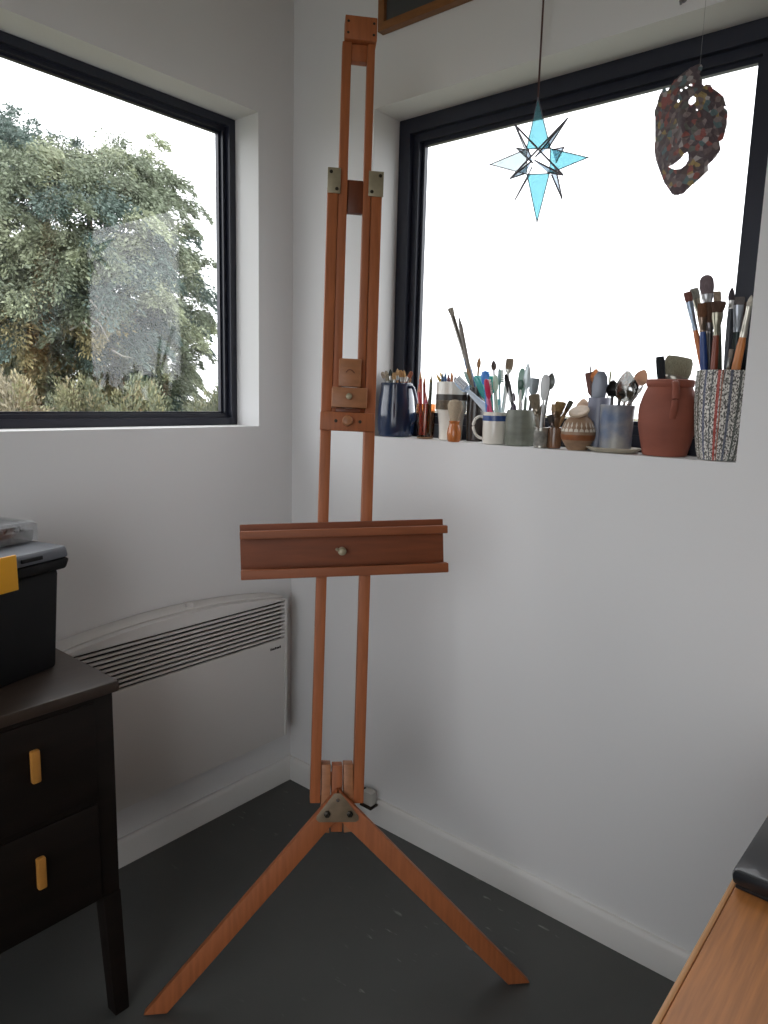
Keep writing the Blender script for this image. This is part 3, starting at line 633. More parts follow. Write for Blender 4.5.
# --- brown jar of stubby brushes
BJ = mat('brown glass jar', (128,94,70), .25, var=.3, scale=24, coat=.4)
pot('brown', 'brown_jar', 'small brown jar of stubby brushes between the tin and the round pot', 'jar', 553.5, .036, [(449.5,6.6),(445,7.0),(438,7.0),(431,6.9),(427.5,6.6)], BJ, 449.5, .002)
gb = 'stubby brushes in the brown jar'
brush('brown', (555.2,404), .034, 'stubby brush with square beige bristles at the middle of the brown jar', gb, 7.5, 8, 4, (186,158,126), (84,64,54), (120,104,90), hw=6.5)
brush('brown', (561.0,402), .046, 'wide ochre brown stubby brush behind in the brown jar', gb, 9.0, 10, 6, (150,122,80), (96,72,50), (130,110,84), hw=6, shape='splay')
brush('brown', (571.5,401), .040, 'olive grey tipped brush leaning far right from the brown jar', gb, 5.4, 8, 8, (98,98,88), (140,112,80), (112,92,70), hw=4.6, k=.55)
brush('brown', (549.6,415), .024, 'short dark bristled brush at the left rim of the brown jar', gb, 6.0, 7, 4, (76,70,66), (90,80,76), (110,100,96), hw=5)

# --- round pot lying on its side, its disc shaped end towards the room
UR = mat('speckled brown pottery', (160,130,104), .5, 0, .3, 26, (1,1,3), .2)
c = aty(577,449,.042); s = scl(c); ctr = V((c.x,.042,SZ+.0004))
urn = thing('round_pottery_pot', 'round brown pottery pot with white zigzag band and flat disc lid', 'pot', ctr)
Z = lambda q: aty(577,q,.042).z-SZ
prof = [(0,0),(0,9.5*s),(Z(446),12.0*s),(Z(440),15.6*s),(Z(434),16.8*s),(Z(428),16.2*s),(Z(422),13.6*s),(Z(418),10.6*s),(Z(416.5),8.6*s),(Z(414),8.0*s),(Z(414),0)]
obj('body', lathe(prof, 36), UR, urn)
band = lambda a, b, ra, rb, m, nm, lab: obj(nm, lathe([(Z(a),ra*s-.001),(Z(a)+.0003,ra*s+.0007),(Z((a+b)/2),(ra+rb)/2*s+.0012),(Z(b)-.0003,rb*s+.0007),(Z(b),rb*s-.001)], 40), m, urn, label=lab)
band(440,434.4,15.6,16.7,mat('rust glaze', (150,92,56), .4, var=.3, scale=40),'rust_band','rust brown glaze band')
# white triangles round the shoulder
bm = NB()
for k in range(20):
    a = 2*math.pi*k/20; h = math.pi/20
    q = []
    for (zq, rq, da) in ((431.5,16.7,-h*.85),(431.5,16.7,h*.85),(421.5,13.4,0)):
        q.append(V(((rq*s+.0010)*math.cos(a+da),(rq*s+.0010)*math.sin(a+da),Z(zq))))
    md = (q[0]+q[1]+q[2])/3; md2 = V((md.x,md.y,0)).normalized()*.0009; md = md+md2
    vs = [bm.verts.new(x) for x in q]+[bm.verts.new(md)]
    bm.faces.new((vs[0],vs[1],vs[3])); bm.faces.new((vs[1],vs[2],vs[3])); bm.faces.new((vs[2],vs[0],vs[3]))
obj('white_zigzag', bm, mat('cream slip', (216,206,190), .5), urn, label='cream zigzag pattern')
dc = V((3.5*s*.8,-.006,Z(416.5)+.001))
DM = Matrix.Translation(V((.003,-.007,Z(414)+.0014))) @ Matrix.Rotation(.55,4,'X') @ Matrix.Translation(V((0,0,.001)))
obj('disc_lid', lathe([(0,0),(0,9.2*s),(.003,10.2*s),(.007,10.0*s),(.0085,8.8*s),(.008,7.5*s),(.0085,3*s),(.0088,0)], 32, M=DM), mat('pale lid clay', (206,184,160), .5, 0, .35, 30), urn, label='pale flat disc lid')
# pale peach shell behind it
c = aty(580.5,447,.098); s = scl(c); Z = lambda q: aty(580.5,q,.098).z-SZ
sh = lathe([(0,0),(0,6*s),(Z(440),9*s),(Z(425),11*s),(Z(412),9.5*s),(Z(404),6.5*s),(Z(399.5),2.5*s),(Z(398.5),0)], 28, sy=.6)
sh.transform(Matrix.Translation(V((c.x,.098,SZ+.0004))))
for v in sh.verts: v.co += v.normal*.0008*math.sin(60*math.atan2(v.co.y-.098, v.co.x-c.x)) if v.normal.length else V((0,0,0))
tag(obj('seashell', sh, mat('peach shell', (226,196,170), .45, 0, .12, 20, (1,1,6)), origin=(c.x,.098,SZ)), 'pale peach rounded seashell behind the round pottery pot', 'shell')

# --- tall grey blue beaker at the back
GB = mat('grey blue glaze', (138,142,160), .35, var=.2, scale=14)
pot('tall', 'tall_beaker', 'tall grey blue beaker at the back behind the round pot', 'beaker', 596, .091, [(449.5,9.6),(435,10.2),(420,10.6),(405,10.8),(398,10.9)], GB, 449.5, .003)
gtb = 'tools in the tall grey blue beaker'
knife('tall', (590.0,372), .098, 'broad dark red brown wooden paddle at the left in the tall beaker', gtb, 10.5, 34, (104,62,52), (84,50,44), rough=.5, shape='square', hw=5, name='wooden_paddle', cat='tool')
knife('tall', (601.5,371), .072, 'wide rounded grey blue scraper in the tall beaker', gtb, 15.5, 36, (122,128,140), (96,100,112), shape='leaf', hw=6, name='scraper', cat='scraper', metal=.1)
pencil('tall', (590.2,362.5), .076, 'thin dark needle stick tallest in the tall grey blue beaker', gtb, 1.6, (70,50,46), (60,44,40), cone=6, name='needle_stick', cat='stick')
spoon('tall', (596.0,369), .104, 'orange tan wooden spoon back behind the scraper in the tall beaker', gtb, 10, 14, (206,158,118), 3, rough=.6, name='wooden_spoon', cat='spoon')
knife('tall', (611.0,370), .090, 'thin yellow green twig leaning right from the tall beaker', gtb, 2.0, 16, (150,150,104), (110,100,70), name='twig', cat='twig', shape='leaf', hw=1.8)

# --- scalloped dish with the marbled pot of spoons standing in it
DI = mat('pale beige glaze', (196,188,170), .45, 0, .2, 20)
c = aty(613,452,.056); s = scl(c); bm = NB(); n = 72; rings = []
for (rf, z) in ((0,0.0),(.6,.0),(.80,.001),(1.0,.010),(1.02,.0115),(.99,.0125),(.80,.0045),(.55,.0035),(0,.0035)):
    if rf == 0: rings.append([bm.verts.new((0,0,z))]); continue
    rings.append([bm.verts.new((26.5*s*rf*(1+.05*rf*math.sin(12*2*math.pi*i/n))*math.cos(2*math.pi*i/n), 21*s*rf*(1+.05*rf*math.sin(12*2*math.pi*i/n))*math.sin(2*math.pi*i/n), z)) for i in range(n)])
for a, b in zip(rings, rings[1:]):
    for i in range(n):
        q = []
        for v in (a[i%len(a)],a[(i+1)%len(a)],b[(i+1)%len(b)],b[i%len(b)]):
            if v not in q: q.append(v)
        bm.faces.new(q)
bm.transform(Matrix.Translation(V((c.x,.054,SZ+.0004))))
tag(obj('scalloped_dish', bm, DI, origin=(c.x,.054,SZ)), 'pale beige scalloped dish under the blue marbled pot of spoons', 'dish')
MB_ = mat('blue grey marbled glaze', (164,162,156), .35, 0, 0, 16, (1,1,1), .25, rgb2=(92,108,136))
SZ0 = SZ; SZ = SZ0 + .0040
pot('marbled', 'marbled_pot', 'blue grey marbled cylindrical pot full of metal spoons', 'pot', 614.5, .054, [(450.5,15.4),(445,15.6),(435,15.7),(420,16.0),(410,16.4),(405.5,16.8)], MB_, 450.5, .003)
SZ = SZ0
gm = 'spoons in the marbled pot'
spoon('marbled', (613.2,380), .060, 'dark round bowled spoon at the left of the marbled pot', gm, 12.5, 17, (60,58,58), 3, metal=.8, rough=.3)
spoon('marbled', (628.0,371), .036, 'largest bright steel spoon leaning right in the marbled pot', gm, 21, 31, (196,196,194), 3.4, metal=1, rough=.12, roll=.25)
spoon('marbled', (619.5,381), .070, 'small bright steel spoon between the dark one and the largest', gm, 10, 18, (170,170,168), 3, metal=1, rough=.2, roll=-.3)
spoon('marbled', (634.5,380), .070, 'dark steel spoon behind the largest spoon in the marbled pot', gm, 12, 20, (82,80,80), 3, metal=.9, rough=.25)
spoon('marbled', (645.0,370), .080, 'pale wooden spoon leaning far right out of the marbled pot', gm, 14, 17, (196,168,148), 3.4, rough=.6, name='wooden_spoon', roll=.2)
spoon('marbled', (622.5,390), .026, 'short steel teaspoon in front in the marbled pot', gm, 9, 14, (150,148,144), 2.6, metal=1, rough=.2, name='teaspoon')
knife('marbled', (643.5,385), .046, 'slim white tipped tool leaning right past the largest spoon', gm, 3.4, 14, (220,220,216), (120,114,110), name='modelling_tool', cat='tool', hw=2.6)

# --- terracotta jug
TC = mat('terracotta', (146,82,64), .7, 0, .18, 9, (1,1,2.5), .12)
tj, _, s, P = pot('terra', 'terracotta_jug', 'big bellied brown red terracotta jug left of the striped vase', 'jug', 664.0, .066, [(457,21.0),(450,22.2),(440,24.6),(428,27.0),(416,28.0),(406,27.4),(396,24.6),(390,22.2),(387.5,21.2),(385.5,22.4),(382,22.8),(380.5,22.4)], TC, 457, .005)
ha = math.radians(-62); dr = V((math.cos(ha), math.sin(ha), 0)); zz = [p[0] for p in P]; rr_ = [p[1] for p in P]
pth = [dr*(rr_[10]-.003)+up*(zz[10]-.004), dr*(rr_[10]+.012)+up*(zz[9]+.004), dr*(rr_[6]+.020)+up*(zz[7]-.008), dr*(rr_[5]+.016)+up*(zz[6]-.014), dr*(rr_[4]+.006)+up*(zz[5]-.012), dr*(rr_[4]-.003)+up*(zz[4]-.004)]
obj('handle', sweep(curve(pth), (.008,.0045), 12), TC, tj)
brush('terra', (660.0,356.5), .050, 'black bristled flat brush standing in the terracotta jug', 'brushes in the terracotta jug', 8.6, 23, 6, (34,40,44), (60,50,44), (90,84,78), k=.1)
brush('terra', (680.0,357.5), .078, 'very wide olive grey flat brush standing in the terracotta jug', 'brushes in the terracotta jug', 27, 22, 8, (138,134,112), (120,90,60), (140,136,126), hw=12, k=.1)

# --- striped vase with the big brushes
VS = bpy.data.materials.new('speckled striped basket weave'); VS.use_nodes = True; nt = VS.node_tree; b = nt.nodes['Principled BSDF']; b.inputs['Roughness'].default_value = .8
tc = nt.nodes.new('ShaderNodeTexCoord'); sp = nt.nodes.new('ShaderNodeSeparateXYZ'); at2 = nt.nodes.new('ShaderNodeMath'); at2.operation = 'ARCTAN2'
nt.links.new(tc.outputs['Object'], sp.inputs[0]); nt.links.new(sp.outputs['Y'], at2.inputs[0]); nt.links.new(sp.outputs['X'], at2.inputs[1])
md = nt.nodes.new('ShaderNodeMapRange'); md.inputs['From Min'].default_value = -math.pi; md.inputs['From Max'].default_value = math.pi
nt.links.new(at2.outputs[0], md.inputs['Value'])
cr = nt.nodes.new('ShaderNodeValToRGB'); cr.color_ramp.interpolation = 'CONSTANT'
nz = nt.nodes.new('ShaderNodeTexNoise'); nz.inputs['Scale'].default_value = 380; nz.inputs['Detail'].default_value = 1
mp = nt.nodes.new('ShaderNodeMapping'); mp.inputs['Scale'].default_value = (1,1,.55); nt.links.new(tc.outputs['Object'], mp.inputs[0]); nt.links.new(mp.outputs[0], nz.inputs['Vector'])
r2 = nt.nodes.new('ShaderNodeValToRGB'); r2.color_ramp.elements[0].position = .42; r2.color_ramp.elements[1].position = .58
r2.color_ramp.elements[0].color = (*lin((92,90,86)),1); r2.color_ramp.elements[1].color = (*lin((228,225,218)),1); nt.links.new(nz.outputs['Fac'], r2.inputs[0])
STR = [(0,None)]
def frac(deg): return ((deg+180) % 360)/360
stripes = [(-160,3,(92,92,60)),(-146,3,(70,90,70)),(-133,6,(74,72,52)),(-116,5,(84,90,116)),(-101,3,(70,74,80)),(-88,6,(176,60,48)),(-80.5,3,(150,90,70)),(-64,5,(76,84,104)),(-46,5,(70,76,72)),(-30,6,(64,66,56)),(10,6,(80,80,60)),(60,6,(150,60,50)),(120,6,(70,80,100))]
el = cr.color_ramp.elements; el[0].position = 0; el[0].color = (0,0,0,0); first = True
for deg, wd, col in stripes:
    e = el.new(frac(deg-wd/2)); e.color = (*lin(col),1); e2 = el.new(frac(deg+wd/2)); e2.color = (0,0,0,0)
el.remove(el[len(el)-1]) if el[len(el)-1].position >= .9999 else None
nt.links.new(md.outputs[0], cr.inputs[0]); mx = nt.nodes.new('ShaderNodeMixRGB'); mu = nt.nodes.new('ShaderNodeMath'); mu.operation = 'MULTIPLY'; mu.inputs[1].default_value = .85
nt.links.new(cr.outputs['Alpha'], mu.inputs[0]); nt.links.new(mu.outputs[0], mx.inputs[0]); nt.links.new(r2.outputs[0], mx.inputs[1]); nt.links.new(cr.outputs[0], mx.inputs[2]); nt.links.new(mx.outputs[0], b.inputs['Base Color'])
bp = nt.nodes.new('ShaderNodeBump'); bp.inputs['Strength'].default_value = .5; bp.inputs['Distance'].default_value = .002; nt.links.new(nz.outputs['Fac'], bp.inputs['Height']); nt.links.new(bp.outputs[0], b.inputs['Normal'])
pot('vase', 'striped_vase', 'tall speckled vase with vertical coloured stripes at the right end of the sill', 'vase', 717.2, .056, [(461,18.8),(450,21.2),(430,24.2),(410,26.2),(390,27.0),(378,27.0),(371.5,26.6)], VS, 461, .0035)
gv = 'large brushes in the striped vase'
brush('vase', (701.8,303), .036, 'brown tipped brush with bright blue handle in the striped vase', gv, 8.4, 14, 14, (126,86,62), (36,66,128), (120,104,92), hw=7.4)
brush('vase', (710.2,302), .048, 'wide brown bristled brush with black handle under the tallest brush', gv, 12.0, 20, 10, (104,76,60), (36,30,30), (96,92,92), hw=7.6)
brush('vase', (687.2,292), .056, 'flat rust tipped brush leaning left, leftmost in the striped vase', gv, 7.6, 10, 29, (132,86,78), (196,112,58), (150,164,180), hw=6.4)
brush('vase', (693.8,288.5), .084, 'grey tipped flat brush behind the rust tipped one in the striped vase', gv, 8.6, 12, 16, (140,138,128), (128,110,70), (160,156,140), hw=6.6)
brush('vase', (706.4,275), .083, 'tallest brush, broad mauve grey rounded tip in the striped vase', gv, 13.0, 19, 13, (128,112,116), (70,48,40), (176,176,178), hw=8.5, shape='filbert')
brush('vase', (717.2,291.5), .100, 'tan tipped brush half hidden behind the mauve tipped brush', gv, 7.4, 11, 12, (168,150,130), (70,80,60), (170,168,160), hw=6)
brush('vase', (718.6,301.5), .050, 'dark brown tipped brush with silver ferrule and red brown handle', gv, 12.0, 11, 22, (92,66,54), (132,66,44), (150,146,130), hw=7.0, shape='splay')
brush('vase', (732.2,287), .058, 'slender brush with dark pointed tip at the right of the vase', gv, 6.6, 13, 8, (74,66,72), (36,40,48), (200,198,196), hw=6.6, shape='round')
brush('vase', (739.0,297), .046, 'thick black handled brush with bare silver ferrule in the striped vase', gv, 11.5, 8, 26, (108,100,98), (30,48,46), (160,164,170), hw=9.0)
brush('vase', (744.8,302), .090, 'dark brown brush behind the silver ferrule brush in the vase', gv, 8.5, 13, 12, (84,62,54), (64,46,40), (120,110,104), hw=7)
brush('vase', (751.6,295), .040, 'orange handled brush with thin pale tip leaning right, rightmost in the vase', gv, 6.0, 11, 30, (206,198,184), (196,122,62), (186,182,170), hw=9.0, shape='round')
brush('vase', (731.5,349), .022, 'short thin grey brush low at the front rim of the vase', gv, 4.4, 8, 10, (160,150,140), (120,110,90), (150,150,146), hw=4)

# ------------------------------------------------------------------ stained glass star on its cord
CY = glass('cyan stained glass', (.38,.60,.64), 1.5, 0, .02, .14); PG = glass('pale grey blue glass', (.48,.54,.60), 1.5, 0, .02, .1)
CYC = glass('clear pale glass', (.60,.64,.64), 1.5, 0, .02, .1)
LEAD = mat('lead came', (96,92,100), .5, .4)
ys = -.05; A3 = lambda q, dy=0: aty(q[0], q[1], ys+dy)
top = A3((538,98)); so = A3((538,162))
star = thing('glass_star', 'turquoise stained glass star hanging on a cord in the right window', 'star', so)
sq = {k: A3(q) for k, q in dict(a=(526.5,149),b=(550.5,148.5),c=(549.5,173.5),d=(527,174.5)).items()}
wire = None
def pane(pts, m, th=.0016, nm='glass_point'):
    P0, P1, P2 = [V(p) for p in pts]; n = (P1-P0).cross(P2-P0).normalized()*th/2
    bm = NB(); a = [bm.verts.new(p+n) for p in (P0,P1,P2)]; b = [bm.verts.new(p-n) for p in (P0,P1,P2)]
    bm.faces.new(a); bm.faces.new(b[::-1])
    for i in range(3): bm.faces.new((a[i],b[i],b[(i+1)%3],a[(i+1)%3]))
    return obj(nm, bm, m, star, world=True)
for tip, p, q, m_ in (((538,98),'a','b',CY),((588,157.5),'b','c',CY),((537,222.5),'c','d',CY),((490,164.5),'d','a',CYC)):
    T = A3(tip); pane((T, sq[p], sq[q]), m_)
    wire = rod(T, sq[p], .0013, 6, bm=wire); wire = rod(T, sq[q], .0013, 6, bm=wire)
for p, q in ('ab','bc','cd','da'): wire = rod(sq[p], sq[q], .0013, 6, bm=wire)
# the points that stand edge on: each a thin triangle running back in depth from the square
for tip, near, far, dd in (((515,124.8),'a','c',-.045),((567.5,118.3),'b','d',-.045),((510.3,178.4),'d','b',-.045),((563,175),'c','a',-.045),((515.3,199.4),'d','a',.05),((562,198.5),'c','b',.05),((516.5,148),'a','d',.055),((564,147.2),'b','c',.055)):
    T = A3(tip, dd); N0 = sq[near]; ctr_ = so + V((0, dd*.55, 0))
    pane((T, N0 + V((0,dd*.2,0)), N0.lerp(sq[far], .42) + V((0,dd*.55,0))), PG)
    wire = rod(T, N0 + V((0,dd*.2,0)), .0021, 6, bm=wire); wire = rod(T, N0.lerp(sq[far], .42) + V((0,dd*.55,0)), .0021, 6, bm=wire)
for (a_, b_) in (((515,124.8),(563,175)),((567.5,118.3),(510.3,178.4))): wire = rod(A3(a_,-.045), A3(b_,-.045), .0022, 8, bm=wire)
for tip, dy in (((538,98),0),((588,157.5),0),((537,222.5),0),((490,164.5),0),((515,124.8),-.045),((567.5,118.3),-.045),((510.3,178.4),-.045),((563,175),-.045),((515.3,199.4),.05),((562,198.5),.05)):
    wire = ell(A3(tip,dy), (.0022,.0022,.0022), 8, wire)
obj('lead_frame', wire, LEAD, star, world=True, label='dark lead lines')
obj('cord', rod(top+V((0,0,.001)), V((top.x, ys, ZC-.001)), .0024, 8), mat('dark red brown cord', (84,58,56), .8), star, world=True, label='dark brown hanging cord')

# ------------------------------------------------------------------ mosaic mask hanging by a thread
out = [(385,85),(400,90),(405,108),(388,148),(404,172),(406,208),(412,216),(430,203),(450,205),(462,222),(490,234),(522,255),(536,300),(520,307),(543,325),(541,400),(520,490),(497,512),(506,552),(480,600),(455,632),(435,650),(436,682),(400,720),(340,770),(300,805),(255,814),(235,806),(190,740),(160,660),(140,600),(130,540),(136,480),(138,400),(131,325),(150,290),(160,250),(182,220),(198,212),(208,238),(228,212),(250,180),(300,140),(340,108)]
mouth = [(220,662),(255,652),(285,632),(305,605),(322,592),(330,605),(328,635),(310,665),(280,682),(250,680)]
eye = [(336+17*math.cos(a)+14+2*math.sin(a)*-4, 312+23*math.sin(a)) for a in [k*math.pi/8 for k in range(16)]]
dots = [(290,252,9),(316,238,8),(341,218,9),(275,308,8),(376,360,6)]
def inside(p, poly):
    x, y = p; c_ = False; n_ = len(poly)
    for i in range(n_):
        x1,y1 = poly[i]; x2,y2 = poly[i-1]
        if (y1 > y) != (y2 > y) and x < (x2-x1)*(y-y1)/(y2-y1)+x1: c_ = not c_
    return c_
ym = -.045; mo = aty(689,130,ym); ms = scl(mo)
mask = thing('mosaic_mask', 'dark mosaic face mask with ragged edge hanging in the right window', 'mask', mo)
bm = NB(); st = 4.0; g = {}
def mpt(x, y):
    px = 630+x/5.565; py = 50+y/5.565
    u_ = (x-338)/205; v_ = (y-450)/370
    dep = .050*(1-min(1.2,u_*u_*.9)) * (1-.45*min(1.3,v_*v_))          # a face shaped bowl
    nose = .016*math.exp(-((x-300-(y-430)*-.12)/32)**2)*math.exp(-((y-450)/120)**2)
    brow = .008*math.exp(-((y-265)/30)**2)*math.exp(-((x-330)/120)**2); lips = .007*math.exp(-((x-270)/90)**2)*math.exp(-((y-650)/55)**2); chin = .007*math.exp(-((x-270)/60)**2)*math.exp(-((y-760)/40)**2)
    bmp = .0016*noise.noise(V((x*.05,y*.05,2)))+.0009*noise.noise(V((x*.13,y*.13,7)))
    q = aty(px, py, ym); return q + V((.25,-.97,0))*(dep+nose+brow+lips+chin+bmp-.02)
def ok(x, y): return inside((x,y),out) and not inside((x,y),mouth) and not inside((x,y),eye) and not any((x-a)**2+(y-b)**2 < (r*.8)**2 for a,b,r in dots)
for i in range(int(125/st), int(550/st)+1):
    for jj in range(int(80/st), int(820/st)+1):
        x, y = i*st, jj*st
        if not ok(x+st/2, y+st/2): continue
        q = []
        for (a,b2) in ((i,jj),(i+1,jj),(i+1,jj+1),(i,jj+1)):
            if (a,b2) not in g: g[a,b2] = bm.verts.new(mpt(a*st, b2*st))
            q.append(g[a,b2])
        bm.faces.new(q)
bmesh.ops.solidify(bm, geom=bm.faces[:], thickness=.003)
MM = bpy.data.materials.new('mosaic chips'); MM.use_nodes = True; nt = MM.node_tree; b = nt.nodes['Principled BSDF']; b.inputs['Roughness'].default_value = .4
tc = nt.nodes.new('ShaderNodeTexCoord'); vo = nt.nodes.new('ShaderNodeTexVoronoi'); vo.inputs['Scale'].default_value = 95
n3 = nt.nodes.new('ShaderNodeTexNoise'); n3.inputs['Scale'].default_value = 14; sp = nt.nodes.new('ShaderNodeSeparateColor')
cr = nt.nodes.new('ShaderNodeValToRGB'); cr.color_ramp.interpolation = 'CONSTANT'; el = cr.color_ramp.elements
cols = [(0,(112,100,104)),(.34,(132,120,120)),(.5,(156,144,142)),(.6,(164,110,104)),(.68,(118,138,140)),(.75,(118,106,104)),(.85,(172,154,112)),(.90,(186,180,178)),(.95,(126,128,122))]  # chip colours lightened and greyed to include window haze
el[0].color = (*lin(cols[0][1]),1); el[1].position = cols[1][0]; el[1].color = (*lin(cols[1][1]),1)
for p_, c_ in cols[2:]: e = el.new(p_); e.color = (*lin(c_),1)
nt.links.new(tc.outputs['Object'], vo.inputs['Vector']); nt.links.new(vo.outputs['Color'], sp.inputs[0]); nt.links.new(sp.outputs[0], cr.inputs[0]); nt.links.new(cr.outputs[0], b.inputs['Base Color'])
bp = nt.nodes.new('ShaderNodeBump'); bp.inputs['Strength'].default_value = .6; bp.inputs['Distance'].default_value = .003; nt.links.new(vo.outputs['Distance'], bp.inputs['Height']); nt.links.new(bp.outputs[0], b.inputs['Normal'])
obj('face_shell', bm, MM, mask, world=True, deg=50)
tp = mpt(390,100)
obj('hanging_thread', rod(tp, V((tp.x, tp.y, ZC-.001)), .0004, 6), mat('thin grey thread', (150,150,150), .6), mask, world=True)

# ------------------------------------------------------------------ outside the left window: conifer and scrub
struct('ground', box(-60,-1.2,-30,45,.05,.30), mat('rough meadow', (96,92,62), .95, 0, .4, 2))
LEAF = bpy.data.materials.new('conifer foliage'); LEAF.use_nodes = True; nt = LEAF.node_tree; b = nt.nodes['Principled BSDF']; b.inputs['Roughness'].default_value = .6
va = nt.nodes.new('ShaderNodeVertexColor'); va.layer_name = 'leaf_colour'; nt.links.new(va.outputs['Color'], b.inputs['Base Color'])
BARK = mat('grey brown bark', (96,84,72), .9, 0, .4, 6, (4,4,1)); TWIG = mat('bare pale twig', (146,142,132), .8)
def leaf_mesh(name, clumps, per, size, cols, parent, droop=.5, seed=1, axis=None):
    """feathery sprays: each clump is a frond along its own axis, sagging with length, set with small pointed leaflets."""
    rnd = random.Random(seed); vs = []; fs = []; cc = []; inv_ = ROOT[parent].inverted()
    for (c, R, ci) in clumps:
        c = V(c); base = cols[ci]
        if axis is not None:
            ax = V((c.x-axis.x, c.y-axis.y, 0)).normalized()*.8 + V((rnd.uniform(-1,1), rnd.uniform(-1,1), rnd.uniform(-.1,.35)))*.9
        else: ax = V((rnd.uniform(-.4,.4), rnd.uniform(-.4,.4), 1))
        ax.normalize(); la = ax.cross(V((0,0,1))); la = la.normalized() if la.length > .05 else V((1,0,0)); nr = la.cross(ax)
        for _ in range(int(per*(R/.25)**1.6)):
            t = rnd.uniform(-.7,1.0); wv = (1-.75*abs(t))
            l_ = rnd.gauss(0,.38)*wv; h_ = rnd.gauss(0,.22)*wv
            p = c + ax*(R*t) + la*(R*l_) + nr*(R*h_) - V((0,0,R*droop*max(0,t+.2)**2*.8))
            g_ = (ax*.9 + la*(l_*1.6+rnd.uniform(-.5,.5)) + nr*(h_+rnd.uniform(-.4,.4)) - V((0,0,droop*rnd.uniform(0,.9)))).normalized()
            s_ = g_.cross(V((rnd.uniform(-1,1), rnd.uniform(-1,1), rnd.uniform(-.3,.3)))).normalized()
            L_ = size*rnd.uniform(.6,1.5); W_ = L_*rnd.uniform(.13,.24)
            k = len(vs); vs += [inv_ @ q_ for q_ in (p, p+g_*L_*.45+s_*W_, p+g_*L_-V((0,0,L_*.25*droop)), p+g_*L_*.45-s_*W_)]; fs.append((k,k+1,k+2,k+3))
            f_ = rnd.uniform(.75,1.2)*(1+.25*max(0,t)); cc.append([x*f_ for x in base])
    me = bpy.data.meshes.new(name); me.from_pydata([tuple(v) for v in vs], [], fs)
    a = me.color_attributes.new('leaf_colour', 'FLOAT_COLOR', 'CORNER')
    flat_ = []
    for c_ in cc: flat_ += [*c_, 1]*4
    a.data.foreach_set('color', flat_)
    me.materials.append(LEAF); o = bpy.data.objects.new(name, me); COL.objects.link(o); o.parent = parent; ROOT[o] = ROOT[parent].copy()
    return o
DT = 9.0
hd = ray(60,395); hd.z = 0; hd.normalize(); side = V((hd.y,-hd.x,0))
TC_ = CAM + hd*DT; TC_.z = .3
def outp(px, py, depth):                              # point at a given distance along the heading of the tree
    d = ray(px,py); return CAM + d*(depth/d.dot(hd))
crown = [(-90,150),(-60,118),(-30,108),(0,106),(20,100),(36,118),(44,112),(64,116),(70,140),(84,128),(104,140),(122,136),(150,134),(160,142),(152,168),(175,160),(186,176),(180,196),(200,204),(206,226),(198,240),(216,262),(222,300),(220,330),(210,345),(222,352),(212,372),(196,366),(205,392),(200,414),(-130,414),(-130,190)]
rnd = random.Random(5); cl = []
tries = 0
while len(cl) < 980 and tries < 30000:
    tries += 1
    x = rnd.uniform(-130,224); y = rnd.uniform(98,414)
    if len(cl) > 760: y = rnd.uniform(240,414); x = rnd.uniform(-60,185)
    if not inside((x,y), crown): continue
    # distance to the silhouette decides how thick the crown is there
    e = 0
    for rr in (8,18,30,45,60,80):
        if all(inside((x+rr*math.cos(a), y+rr*math.sin(a)), crown) for a in [k*math.pi/4 for k in range(8)]): e = rr
        else: break
    th = .25 + 1.75*min(1,e/70)**.7
    dep = DT + rnd.choice((-1,-1,-1,1))*th*rnd.uniform(.25,1.0)
    R = rnd.uniform(.16,.34) if e >= 18 else rnd.uniform(.10,.22)
    if (noise.noise(V((x*.05,y*.06,9))) > .34 and (y < 220 or x > 190)) or (e < 8 and rnd.random() < .55): continue
    w_ = noise.noise(V((x*.022,y*.028,3)))
    warm = (y > 300 and x < 130 and rnd.random() < .30)
    ci = 3 if warm else (1 if w_ > .12 else (2 if w_ < -.15 else 0))
    cl.append((outp(x,y,dep), R, ci))
GC = [lin((108,117,96)), lin((140,147,120)), lin((82,98,90)), lin((136,128,92))]  # greens greyed to include the flare over the tree
tree = thing('conifer_tree', 'big shaggy green conifer tree outside the left window', 'tree', TC_)
leaf_mesh('foliage', cl, 430, .040, GC, tree, .8, 3, axis=outp(55,300,DT+.3))
tk = None
for (px0, x1, y1, r0_) in ((45,40,150,.17),(75,92,170,.10),(150,168,200,.08),(10,0,140,.12)):
    a = outp(px0, 410, DT); a.z = .3; b_ = outp(x1, y1, DT+.1); tk = sweep([a, a.lerp(b_,.4)+V((.05,.03,0)), a.lerp(b_,.75), b_], [r0_, r0_*.75, r0_*.45, r0_*.12], 10, tk)
obj('trunk', tk, BARK, tree, world=True)
bb = None
for k in range(46):
    p = rnd.choice(cl)[0]; q0 = outp(60, 300, DT); q0 = V((q0.x, q0.y, p.z-.35)) ; bb = sweep([q0.lerp(p,.15), q0.lerp(p,.6)+V((0,0,.06)), p], [.022,.014,.004], 6, bb)
obj('branches', bb, BARK, tree, world=True)
tw = None
for a, b_, c_ in (((94,292),(108,312),(124,322)),((90,300),(104,316),(118,320)),((112,350),(122,356),(132,358)),((88,316),(100,324),(108,340)),((70,330),(84,322),(96,336))):
    tw = sweep([outp(*a,DT-2.0), outp(*b_,DT-2.1), outp(*c_,DT-2.15)], [.010,.006,.003], 6, tw)
obj('bare_twigs', tw, TWIG, tree, world=True, label='bare pale dead twigs')
SC = [lin((124,124,92)), lin((140,132,102)), lin((108,114,90)), lin((126,118,96))]
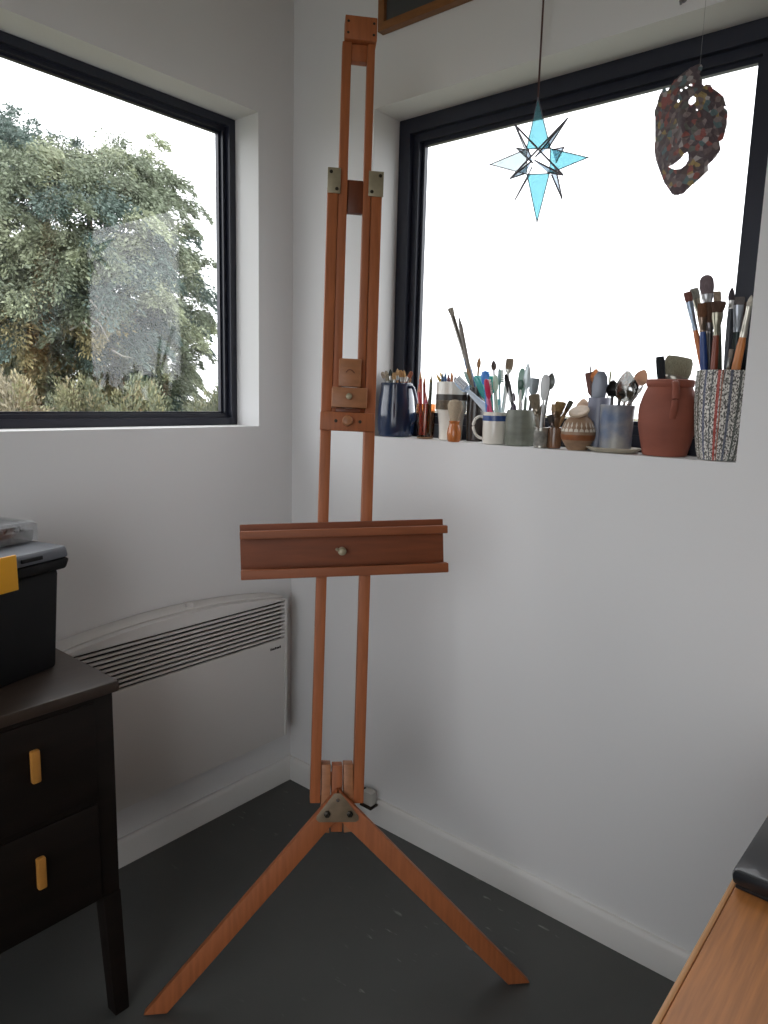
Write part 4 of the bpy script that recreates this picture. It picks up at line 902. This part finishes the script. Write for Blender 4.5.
def shrub(px, topy, wpx, dep, seed, label, pal, n=120):
    rn = random.Random(seed); base = outp(px, 412, dep); base.z = .3
    t = thing('shrub', label, 'shrub', base, None, 'scrub under the conifer')
    s_ = dep*1.05/FPX; top_ = outp(px, topy, dep).z; cs = []
    for _ in range(n):
        a = rn.uniform(-1,1); h = rn.random()**.6; z = .35 + (top_-.45)*h*(1-.45*a*a)
        cs.append((V((base.x,base.y,z)) + side*(a*wpx*s_) + hd*rn.uniform(-.2,.2), rn.uniform(.10,.20), rn.choice(pal)))
    leaf_mesh('leaves', cs, 330, .030, SC, t, -.3, seed)
    st_ = None
    for _ in range(9):
        q = rn.choice(cs)[0]; st_ = rod(base + side*rn.uniform(-.2,.2)*wpx*s_, q, .010, 6, .004, st_)
    obj('stems', st_, TWIG, t, world=True)
for a in ((-40,388,30,6.9,31,'yellow brown scrub bush at the left frame edge under the conifer',(0,1,3)),(18,388,27,6.0,32,'rusty brown scrub bush below the left part of the conifer',(1,3,3,0)),(78,384,30,6.9,33,'yellow green scrub bush below the middle of the conifer',(0,1,2)),
          (140,388,29,6.0,34,'grey green scrub bush below the right part of the conifer',(2,0,1)),(216,391,20,6.7,35,'small yellow green bush at the right edge of the left window pane',(0,2))):
    shrub(*a)

# ------------------------------------------------------------------ light: overcast white sky
w = bpy.data.worlds.new('overcast sky'); sc.world = w; w.use_nodes = True
nt = w.node_tree; bg = nt.nodes['Background']; bg.inputs['Strength'].default_value = 1.0
tc = nt.nodes.new('ShaderNodeTexCoord'); sp = nt.nodes.new('ShaderNodeSeparateXYZ'); cr = nt.nodes.new('ShaderNodeValToRGB')
mr = nt.nodes.new('ShaderNodeMapRange'); mr.inputs['From Min'].default_value = -1; mr.inputs['From Max'].default_value = 1
nt.links.new(tc.outputs['Generated'], sp.inputs[0]); nt.links.new(sp.outputs['Z'], mr.inputs['Value']); nt.links.new(mr.outputs[0], cr.inputs[0]); nt.links.new(cr.outputs[0], bg.inputs['Color'])
el = cr.color_ramp.elements                              # mist down to just under the horizon, dull ground further down
el[0].position = .40; el[0].color = (.20,.21,.18,1); el[1].position = .455; el[1].color = (.93,.96,1,1)
e = el.new(1.0); e.color = (.97,.985,1,1)
sc.view_settings.view_transform = 'Standard'; sc.view_settings.look = 'None'; sc.view_settings.gamma = 1; sc.view_settings.use_curve_mapping = False
sc.view_settings.exposure = 1.88
try:
    sc.cycles.max_bounces = 14; sc.cycles.diffuse_bounces = 8; sc.cycles.glossy_bounces = 5; sc.cycles.transparent_max_bounces = 24
    sc.cycles.use_denoising = True; sc.cycles.caustics_reflective = False; sc.cycles.caustics_refractive = False
except Exception: pass
